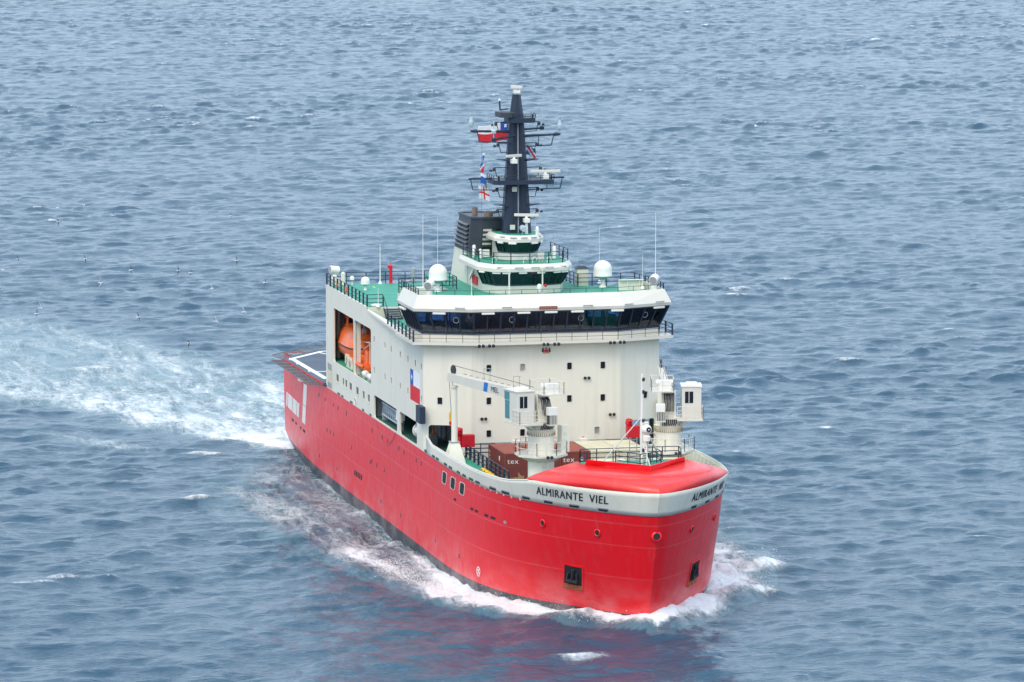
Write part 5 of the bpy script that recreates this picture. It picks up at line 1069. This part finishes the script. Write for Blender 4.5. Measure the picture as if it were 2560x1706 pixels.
# ---------------------------------------------------------------- containers
def container(label, X, y, z, body, roof, txt=False, logo=False, group='freight containers on the foredeck'):
    L, W, H = 6.06, 2.44, 2.59
    t = thing('freight_container', label, 'container', (X-L/2, y+W/2, z), 0, group)
    m = MB(); m.box(-L/2+.05, L/2-.06, -W/2+.05, W/2-.05, .1, H-.06); m.build('shell', body, t)
    fr = MB()
    for a in (-1, 1):
        for b in (-1, 1): fr.box(a*L/2-(.16 if a > 0 else 0), a*L/2+(0 if a > 0 else .16), b*W/2-(.16 if b > 0 else 0), b*W/2+(0 if b > 0 else .16), 0, H)
        fr.box(a*(L/2-.07)-.06, a*(L/2-.07)+.06, -W/2+.16, W/2-.16, 0, .16); fr.box(a*(L/2-.07)-.06, a*(L/2-.07)+.06, -W/2+.16, W/2-.16, H-.14, H-.002)
    for b in (-1, 1): fr.box(-L/2+.16, L/2-.16, b*(W/2-.06)-.05, b*(W/2-.06)+.05, 0, .16); fr.box(-L/2+.16, L/2-.16, b*(W/2-.06)-.05, b*(W/2-.06)+.05, H-.12, H-.003)
    fr.build('frame', body, t)
    rb = MB().box(-.07, .07, -.02, .02, .18, H-.16)
    src = None
    for b in (-1, 1):
        for i in range(20):
            M = Matrix.Translation((-L/2+.3+i*.287, b*(W/2-.045), 0))
            if src is None: src = rb.build('corrugation', body, t); src.matrix_local = M
            else: inst(src, t, M)
    for i in range(8): inst(src, t, Matrix.Translation((L/2-.055, -W/2+.32+i*.257, 0)) @ Matrix.Rotation(math.pi/2, 4, 'Z'))
    rf_ = MB().box(-L/2+.12, L/2-.12, -W/2+.1, W/2-.1, H-.06, H-.01)
    for i in range(14): x = -L/2+.4+i*.405; rf_.box(x, x+.2, -W/2+.15, W/2-.15, H-.012, H+.012)
    rf_.build('roof_panel', roof, t)
    if txt:
        me = text_mesh('tex', .62, 1.12)
        for v in me.vertices: v.co = Vector((L/2+.01, -W/2+.25+v.co.x*1.1 if not logo else -W/2+.1+v.co.x*1.1, 1.72+v.co.y))
        link('container_lettering', me, 'line_white', t)
        if logo: MB().lathe([(.17, 0), (.17, .012)], (L/2+.01, .52, 1.95), 16, (1, 0, 0)).build('container_badge', 'pale_metal', t)
        m = MB()
        for i, zz in enumerate((1.95, 1.6, 1.25, .9)): m.box(-L/2+.5, -L/2+.65, -W/2-.004, -W/2+.004, zz, zz+.22)
        m.box(1.0, 1.35, -W/2-.004, -W/2+.004, 1.75, 2.15); m.build('container_marks', 'line_white', t)
    return t
CX, CZ = 82.07, 7.0
container('brown freight container marked tex at the left end of the row', CX, -5.82, CZ, 'container_brown', 'container_roof', True)
container('brown freight container in the gap directly behind the left crane pedestal', CX, -3.32, CZ, 'container_brown', 'container_roof')
container('brown freight container marked tex right of the left crane, with a pale badge', CX, -.82, CZ, 'container_brown', 'container_roof', True, True)
container('cream freight container touching the right-hand brown tex container', CX, 1.70, CZ, 'container_cream', 'container_cream')
container('cream freight container at the right end of the row beside the right crane', CX, 4.20, CZ, 'container_cream', 'container_cream')
# grey and cream deck boxes behind the hood
t = thing('grey_deck_box', 'slate grey box-shaped cover just behind the red bow hood', 'deck box', (96.5, -3.1, 7.0))
MB().loft([[(-1.3, -1.4, 0), (1.6, -1.4, 0), (1.6, 1.4, 0), (-1.3, 1.4, 0)], [(-1.3, -1.4, 2.8), (1.6, -1.4, 2.8), (1.6, 1.4, 2.8), (-1.3, 1.4, 2.8)], [(-1.3, -.9, 3.4), (.7, -.9, 3.4), (.7, 1.4, 3.4), (-1.3, 1.4, 3.4)]]).build('cover', 'box_grey', t); MB().box(-1.35, 1.65, -1.45, 1.45, 0, .2).build('base_frame', 'charcoal', t)
for lb_, X, y, sx in (('cream low deck house behind the middle of the red breakwater', 96.6, -.2, 1.2), ('cream low deck house behind the right part of the red breakwater', 96.9, 4.6, 1.3)):
    t = thing('low_deck_house', lb_, 'deck house', (X, y, 7.0)); MB().box(-1.2, 1.5, -sx, sx, 0, 3.75).build('walls', 'cream_clean', t, bevel=.05); MB().box(-1.3, 1.6, -sx-.06, sx+.06, 3.75, 3.87).build('roof', 'container_cream', t); MB().box(1.5, 1.53, -.4, .4, .3, 2.2).build('door', 'cream', t)
# timber crate and black fender/hose pile near left crane
t = thing('timber_crate', 'open timber crate on deck between tex container and left crane', 'crate', (89.6, -6.75, 7.0)); 
m = MB()
for k in range(5): MB().box(-.8, .8, -.62, -.58, .1+k*.36, .38+k*.36).build('plank', 'timber', t); MB().box(.78, .82, -.58, .58, .1+k*.36, .38+k*.36).build('plank', 'timber', t); MB().box(-.8, .8, .58, .62, .1+k*.36, .38+k*.36).build('plank', 'timber', t)
for a in (-.8, .8):
    for b in (-.6, .6): MB().box(a-.05, a+.05, b-.05, b+.05, 0, 1.95).build('corner_post', 'timber', t)
t = thing('mooring_rope_pile', 'coiled black mooring rope heaped by the red hood edge', 'rope', (98.6, -6.7, 7.0)); MB().box(-1.2, 1.4, -1.0, 1.0, 0, 1.75).build('rope_bin', 'steel_grey', t)
rp = MB()
for k in range(7):
    r = 1.0-.09*(k % 3); N = 26; rp.path([(r*1.1*math.cos(2*math.pi*i/N)+.1*math.sin(k*3), r*.85*math.sin(2*math.pi*i/N), 1.82+k*.12+.05*math.sin(i*1.7+k)) for i in range(N+1)], .085, 6)
rp.build('rope', 'black_rubber', t)
# yellow gear strung along the left rail
t = thing('yellow_float_string', 'string of yellow floats lying on green deck by left railing', 'floats', (85.9, -8.0, 8.3)); rp = MB()
for i in range(24):
    x = -2.6+i*.225; MB().lathe([(.02, -.13), (.13+.05*rnd.random(), -.05), (.13, .06), (.02, .14)], (x, .1*math.sin(i*1.3)+.1*rnd.random(), .16+.12*rnd.random()), 8, (rnd.random()-.5, rnd.random()-.5, 1)).build('float', 'yellow_gear', t, smooth=True)
rp.path([(-2.7+.3*i, .1*math.sin(i), .1) for i in range(19)], .04, 5); rp.build('rope', 'yellow_gear', t)
# fire monitors by the front wall
for s, lb_ in ((-1, 'red fire monitor and locker beside the left jib post'), (1, 'red fire monitor on grey stand beside the right crane')):
    zb = 8.3; yy = s*7.55; t = thing('fire_monitor', lb_, 'fire monitor', (74.6, yy, zb), 0, 'red fire monitors')
    lf = 0 if s < 0 else 1.1
    MB().box(-.35, .35, -.35 if s < 0 else -.8, .8 if s < 0 else .35, .9+lf*.3, 1.95+lf*.3).build('locker', 'bright_red', t, bevel=.03)
    MB().lathe([(.3, 0), (.2, .1), (.2, 1.9+lf*.3)], (0, -.5*1 if s < 0 else -.2, 0), 12).build('riser', 'bright_red' if s < 0 else 'box_grey', t)
    yb = -.5 if s < 0 else -.6
    MB().lathe([(.1, -.3), (.36, -.2), (.40, .0), (.36, .2), (.1, .3)], (0, yb, 2.2+lf*.3), 14, (0, 1, 0)).tube((.1, yb, 2.3+lf*.3), (.95, yb, 2.55+lf*.3), .16, .12, 10).build('nozzle', 'bright_red', t, smooth=True)
    for a in (-.35, .35):
        for b in (-.5, .5): MB().beam((a, b, 0), (a, b, .95+lf*.3), .09).build('stand_leg', 'box_grey', t)
    MB().beam((.35, -.5, .1), (.35, .5, .9), .06).build('stand_brace', 'box_grey', t)
# navigation light mast on the bow platform
t = thing('foremast', 'white foremast with lamps and stays standing behind the red breakwater', 'mast', (104.6, .2, 11.6))
MB().tube((0, 0, 0), (0, 0, 7.4), .14, .10, 12).build('pole', 'white', t, smooth=True)
MB().tube((-2.6, -2.6, 0), (0, -.1, 3.9), .045, n=8).tube((-2.4, 2.3, 0), (0, .1, 3.4), .06, n=8).tube((.9, .5, 0), (0, 0, 2.0), .05, n=8).build('stay', 'white', t)
for zz in (1.2, 3.6, 5.9, 6.9): MB().lathe([(.09, 0), (.12, .08), (.12, .2), (.05, .26)], (.28, .05, zz), 10).box(.1, .3, 0, .1, zz-.05, zz).build('lamp', 'charcoal', t)
MB().lathe([(.12, 0), (.3, .1), (.3, .45), (.1, .6)], (.55, .25, 2.0), 14).build('camera_base', 'white', t, smooth=True); MB().lathe([(.02, -.4), (.25, -.32), (.4, -.1), (.4, .1), (.25, .32), (.02, .38)], (.55, .25, 3.0), 18, (.9, .2, .1)).build('camera_ball', 'white', t, smooth=True)
MB().lathe([(.2, .33), (.2, .37)], (.55, .25, 3.0), 14, (.9, .2, .1)).build('camera_lens', 'pane_dark', t); MB().tube((.55, .25, 0), (.55, .25, 2.0), .08, n=8).build('camera_post', 'white', t)
lg = MB()
for a in (-.3, .3): lg.beam((-.8, a-.5, 0), (-.8, a-.5, 2.2), .06)
for k in range(6): lg.beam((-.8, -.8, .3+.35*k), (-.8, -.2, .3+.35*k), .04)
lg.build('ladder', 'steel_grey', t)

# ---------------------------------------------------------------- boats in the bay
t = thing('lifeboat', 'large orange enclosed lifeboat hanging in the side bay', 'lifeboat', (32.9, -8.5, 11.62)); t.scale = (1.16, 1.12, 1.22)
def ring(x, w, zb, zk, zt, wt_, ztop):   # keel, bilge, rail, shoulder, top
    return [(x, 0, zb), (x, -w*.55, zb+.18), (x, -w*.9, zk), (x, -w, zt), (x, -w*.97, zt+.08), (x, -wt_, zt+.75), (x, -wt_*.72, ztop-.06), (x, 0, ztop), (x, wt_*.72, ztop-.06), (x, wt_, zt+.75), (x, w*.97, zt+.08), (x, w, zt), (x, w*.9, zk), (x, w*.55, zb+.18)]
S = [(-3.85, .25, .75, 1.0, 1.25, .2, 1.7), (-3.6, .85, .45, .8, 1.22, .7, 2.1), (-3.0, 1.25, .2, .65, 1.2, 1.0, 2.4), (-1.5, 1.42, 0, .55, 1.2, 1.15, 2.55), (0, 1.45, 0, .55, 1.2, 1.18, 2.6), (1.5, 1.42, 0, .55, 1.2, 1.15, 2.55), (2.7, 1.25, .12, .62, 1.2, 1.0, 2.35), (3.4, .9, .4, .8, 1.22, .68, 2.0), (3.75, .3, .8, 1.05, 1.27, .2, 1.6)]
MB().loft([ring(*q) for q in S]).build('boat_shell', 'orange', t, smooth='all')
m = MB()
for sg in (-1, 1): m.path([(q[0], sg*(q[1]+.03), q[4]+.04) for q in S], .05, 6)
m.build('rub_rail', 'black_rubber', t)
tw_ = MB().loft([[(-3.2, -.72, 2.2), (-1.5, -.72, 2.4), (-1.5, .72, 2.4), (-3.2, .72, 2.2)], [(-2.95, -.58, 3.25), (-1.85, -.58, 3.3), (-1.85, .58, 3.3), (-2.95, .58, 3.25)]]).build('conning_tower', 'orange', t, bevel=.08)
for a in ([(-1.66, -.5, 2.7), (-1.66, .5, 2.7), (-1.80, .45, 3.12), (-1.80, -.45, 3.12)],): MB().loft([[Vector(p) for p in a], [Vector(p)+Vector((.05, 0, .01)) for p in a]]).build('tower_window', 'pane_dark', tw_)
MB().box(-2.6, -2.1, -.70, -.60, 2.6, 3.0).build('tower_window', 'pane_dark', tw_)
for x in (-2.7, 2.4): MB().tube((x, 0, 2.4), (x, 0, 4.9), .05).box(x-.15, x+.15, -.15, .15, 2.3, 2.7).build('lifting_fall', 'steel_grey', t)
m = MB()
for i in range(5): m.path([(2.0, -1.2+.5*i, 2.3), (2.6, -.9+.4*i, 2.1)], .025, 5)
m.build('grab_line', 'steel_grey', t)
dv = MB()
for x in (28.9, 34.0): dv.beam((x, -6.6, 11.32), (x, -6.6, 16.6), .3, .3); dv.beam((x, -6.6, 16.7), (x, -9.2, 16.75), .26, .3)
dv.build('boat_davit', 'cream', ship)
t = thing('rescue_boat', 'small orange rescue boat on cradle in the right-hand bay opening', 'rescue boat', (41.0, -9.3, 11.9))
S = [(-3.6, .12, .45, .62), (-3.2, .5, .2, .58), (-2.4, .8, .02, .5), (-1, .95, -.1, .45), (1, 1.0, -.1, .42), (2.6, .95, 0, .42)]
MB().loft([[(x, 0, zb-.1), (x, -w*.7, zb+.1), (x, -w, zr-.15), (x, -w*.8, zr), (x, w*.8, zr), (x, w, zr-.15), (x, w*.7, zb+.1)] for x, w, zb, zr in S]).build('boat_hull', 'orange', t, smooth=True)
m = MB()
for sg in (-1, 1): m.path([(x, sg*w, zr+.05) for x, w, zb, zr in S], .17, 10)
m.build('sponson', 'orange', t, smooth='all')
MB().loft([[(-.2, -.35, .4), (1.2, -.35, .4), (1.2, .35, .4), (-.2, .35, .4)], [(.2, -.25, 1.75), (.9, -.25, 1.6), (.9, .25, 1.6), (.2, .25, 1.75)]]).build('console_hood', 'orange', t, bevel=.1)
m = MB().path([(-1.5, -.6, .5), (-1.1, -.5, 2.3), (-1.1, .5, 2.3), (-1.5, .6, .5)], .05, 6).path([(-1.1, 0, 2.3), (1.4, 0, 2.5), (1.4, 0, .5)], .045, 6).path([(-1.3, -.55, 1.2), (1.4, 0, 2.4)], .03, 5); m.build('lifting_frame', 'white', t)
m = MB()
for x in (-2.0, 1.2): m.beam((x, -.8, -.58), (x, -.3, .1), .08).beam((x, .8, -.58), (x, .3, .1), .08).beam((x, -.9, -.54), (x, .9, -.54), .08)
m.build('cradle', 'white', t)
for i, (X, lb_) in enumerate(((43.8, 'white liferaft canister left of the pair under the rescue boat'), (46.3, 'white liferaft canister nearest the bay corner'))):
    t = thing('liferaft_canister', lb_, 'liferaft', (X, -10.0, 11.32), 0, 'liferaft canisters'); MB().lathe([(.05, -.75), (.27, -.7), (.3, -.05), (.32, 0), (.3, .05), (.27, .7), (.05, .75)], (0, 0, .42), 16, (1, 0, 0)).build('canister', 'white', t, smooth=True); MB().box(-.6, .6, -.25, .25, 0, .14).build('cradle', 'steel_grey', t)
t = thing('fan_locker', 'cream fan locker standing under the big lifeboat', 'locker', (36.3, -9.6, 11.32)); MB().box(-1.2, 1.6, -.5, .5, 0, .95).box(-1.9, -.9, -.5, .3, .25, 1.15).build('housing', 'container_cream', t, bevel=.04); MB().lathe([(.26, 0), (.3, .06), (.2, .07)], (.55, -.5, .5), 14, (0, -1, 0)).build('fan_ring', 'steel_grey', t)
# gangway and winch in the lower openings
t = thing('stowed_gangway', 'grey lattice gangway stowed in the lower side opening', 'gangway', (55.3, -10.0, 8.55))
m = MB().beam((-3.8, 0, .5), (3.8, 0, .5), .12).beam((-3.8, 0, 1.55), (3.8, 0, 1.55), .12); m.build('chord', 'pale_metal', t)
for i in range(9): MB().beam((-3.7+i*.85, 0, .5), (-3.3+i*.85, 0, 1.55), .09).build('lattice_bar', 'pale_metal', t); MB().beam((-2.9+i*.8, .05, .5), (-3.3+i*.8, .05, 1.55), .06).build('lattice_bar', 'pale_metal', t)
MB().box(3.0, 4.0, -.2, .4, .9, 1.75).build('drive_box', 'white', t); MB().box(-3.8, 3.8, .3, .4, .6, 1.5).box(-3.5, -3.3, -.1, .4, 0, .5).box(3.3, 3.5, -.1, .4, 0, .5).build('treads', 'steel_grey', t)
t = thing('rope_winch', 'white rope drum winch in the second lower side opening', 'winch', (66.4, -9.5, 8.55)); MB().lathe([(.05, -.75), (.62, -.72), (.62, -.6), (.5, -.58), (.5, .58), (.62, .6), (.62, .72), (.05, .75)], (0, 0, .95), 20, (0.9, .3, 0)).build('drum', 'white', t, smooth=True)
MB().box(.6, 1.2, -.3, .3, .4, 1.6).box(-.8, 1.2, -.4, .4, 0, .3).build('frame', 'charcoal', t); MB().path([(1.0, -.6, 0), (1.0, -.6, 1.3), (1.6, -.6, 1.3), (1.6, -.6, 0)], .04, 6).build('guard', 'charcoal', t)
t = thing('traffic_cone', 'orange cone-shaped marker behind the white rope winch', 'cone', (68.0, -8.9, 8.55)); MB().lathe([(.22, 0), (.22, .05), (.15, .06), (.03, .7)], (0, 0, .9), 12).build('cone', 'orange', t, smooth=True); MB().box(-.3, .3, -.3, .3, 0, .9).build('stand', 'steel_grey', t)
# slack rope hanging down the hull side
MB().path([(50.4+9.6*u, -10.58, 8.55-6.9*u*(1-u)*(1.0)) for u in np.linspace(0, 1, 25)], .022, 5).build('slack_line', 'container_roof', ship)

# ---------------------------------------------------------------- flags
def flag(label, name, grid_fn, colour_fn, nu, nv, parts, ground=None):
    """cloth built from patches of its own colour; each colour is a part"""
    t = thing(name, label, 'flag', grid_fn(0, 1)); o = Vector(grid_fn(0, 1)); by = {}
    for i in range(nu):
        for j in range(nv):
            c = colour_fn((i+.5)/nu, (j+.5)/nv); Q = [Vector(grid_fn(a/nu, b/nv))-o for a, b in ((i, j), (i+1, j), (i+1, j+1), (i, j+1))]
            by.setdefault(c, MB()).quad(*Q)
            if ground and c != ground: by.setdefault(ground, MB()).quad(*Q)
    for c, m in by.items():
        ob = m.build(parts[c], c, t, smooth='all'); s = ob.modifiers.new('solid', 'SOLIDIFY'); s.thickness = .03 if (ground and c != ground) else .012; s.offset = 0
    return t
def chile(u, v):
    if v < .5: return 'flag_red'
    if u < .34:
        return 'flag_white' if math.hypot((u-.17)*1.5, v-.75) < .07 else 'flag_blue'
    return 'flag_white'
PN = {'flag_red': 'red_cloth', 'flag_white': 'white_cloth', 'flag_blue': 'blue_cloth'}
flag('large red, white and blue flag flying at the mast top', 'national_flag', lambda u, v: (58.4-.5*u+.25*math.sin(5*u), .2-2.75*u, 33.95+1.75*v+.22*math.sin(4.5*u+1)+.35*u*(1-v)-.1*u), chile, 24, 12, PN)
def union(u, v):
    d = abs(v-1+u); return 'flag_red' if d < .16 else ('flag_white' if d < .45 else 'flag_blue')
flag('small red, white and blue flag right of the mast', 'signal_flag', lambda u, v: (61.0, 1.05+.85*u, 33.1+.85*v-.35*u+.06*math.sin(6*u)), union, 14, 14, PN, 'flag_white')
flag('red and white checked flag at the bottom of the signal hoist', 'signal_flag', lambda u, v: (61.7, -3.35+.95*u-.1*v, 29.35+1.1*v-.25*u+.06*math.sin(5*u)), lambda u, v: 'flag_red' if abs(u-.5) < .09 or abs(v-.5) < .09 else 'flag_white', 14, 14, PN, 'flag_white')
flag('blue and white flag crossing the left yard on the signal hoist', 'signal_flag', lambda u, v: (61.9, -3.3+.45*u, 30.7+.85*v-.1*u+.05*math.sin(5*u)), lambda u, v: 'flag_blue' if v < .72 else 'flag_white', 8, 10, PN)
flag('white, red and blue flag furled in the signal hoist', 'signal_flag', lambda u, v: (61.8, -3.35+.35*u+.1*v, 31.7+.75*v-.05*u+.05*math.sin(6*u)), lambda u, v: 'flag_red' if v-u < .0 else ('flag_white' if v-u < .3 else 'flag_blue'), 8, 10, PN)
flag('dark blue pennant at the top of the signal hoist', 'signal_flag', lambda u, v: (61.8, -3.1+.26*u*v, 32.45+.9*v), lambda u, v: 'flag_blue' if v < .8 else 'flag_white', 6, 8, PN)
MB().tube((61.8, -3.15, 34.2), (61.8, -3.2, 24.1), .012, n=4).build('halyard', 'charcoal', mast)

# ---------------------------------------------------------------- seabirds over the water
def bird_mesh(dih, sweep):
    m = MB(); prof = [(-.26, .01, 0), (-.18, .045, 0), (-.05, .075, 0), (.08, .075, .005), (.18, .05, .02), (.25, .035, .03), (.31, .008, .02)]
    m.loft([[(x, r*math.cos(a), z+r*math.sin(a)) for a in np.linspace(0, 2*math.pi, 8, endpoint=False)] for x, r, z in prof])
    m.add([(-.2, -.03, 0), (-.2, .03, 0), (-.4, .08, .01), (-.4, -.08, .01)], [(0, 1, 2, 3)])
    w = MB()
    for s in (-1, 1):
        sp = [(0.03, .0, .11), (.25, .0, .11), (.55, 1.0, .09), (.8, 2.2, .05), (.95, 3.2, .01)]
        A, Bk = [], []
        for y, k, c in sp:
            z = .03+math.sin(dih)*y*(1-.35*max(0, y-.4)); x = .08-sweep*max(0, y-.35)
            A.append((x+c*.5, s*y, z)); Bk.append((x-c*1.1, s*y, z-.005))
        w.loft([A, Bk], closed=False)
    return m, w
GULL = []
for dh, sw in ((.15, .25), (.55, .35), (-.25, .3)):
    a, b = bird_mesh(dh, sw); GULL.append((a, b))
BIRDS = [(-141.0, -6.2, 9.4, 35, 0, 'in mid water, upper left of the flock'),
         (-145.4, -12.8, 8.3, -80, 2, 'showing a dark wing, below the upper left gull'),
         (-153.8, 11.5, 7.8, 40, 0, 'alone far right near the upper edge of the flock'),
         (-117.7, -21.6, 6.4, -40, 0, 'with long dark wings at the left picture edge'),
         (-97.6, -16.0, 8.3, -70, 2, 'with folded dark wings left of the middle'),
         (-103.7, -25.2, 6.6, 60, 1, 'cut close to the left picture edge'),
         (-20.4, -22.0, 15.0, 50, 0, 'small, in the middle of the flock'),
         (-57.4, -11.1, 10.9, 85, 2, 'all dark, right of the middle of the flock'),
         (-96.6, -3.3, 6.4, 45, 0, 'long-winged, beside the all dark bird'),
         (-83.0, 0.0, 9.2, 80, 2, 'upright with a dark wing, right part of the flock'),
         (-80.1, 2.9, 6.8, 45, 0, 'nearest the ship at upper right'),
         (-16.3, -25.8, 14.2, 65, 1, 'pale, left centre'),
         (-38.2, -10.5, 10.9, 40, 1, 'pale, tilted, right of centre'),
         (-6.0, -33.4, 12.9, 30, 1, 'pale, lower left'),
         (-24.5, -31.4, 10.2, 40, 0, 'dark, lowest left pair'),
         (-21.6, -21.1, 9.9, 55, 0, 'dark, low above the wake'),
         (20.9, -17.3, 15.1, 35, 1, 'slim and pale, lower right'),
         (11.9, -18.5, 13.2, 35, 1, 'slim, just above the ship wake on the right'),
         (24.0, -23.2, 12.6, -45, 2, 'skimming the foam of the wake'),
         (-182.7, -7.8, 6.7, 45, 1, 'white, highest on the left'),
         (-171.2, -5.8, 8.1, 70, 1, 'white, highest in the middle left')]
gsrc = {}
for bx, by, bz, bank, kind, lb_ in BIRDS:
    p = (bx, by, bz)
    t = thing('seabird', 'seabird '+lb_, 'bird', p, R(rnd.uniform(60, 120)), 'seabirds gliding over the sea')
    t.rotation_euler = (R(bank), R(rnd.uniform(-8, 8)), R(90+rnd.uniform(-25, 25))); t.scale = (.62,)*3
    if kind not in gsrc:
        b = GULL[kind][0].build('body', 'feather_white', t, smooth=True); w = GULL[kind][1].build('wings', 'feather_dark' if kind != 1 else 'steel_grey', t, smooth='all'); so = w.modifiers.new('solid', 'SOLIDIFY'); so.thickness = .02; gsrc[kind] = (b, w)
    else:
        for s_ in gsrc[kind]: inst(s_, t)
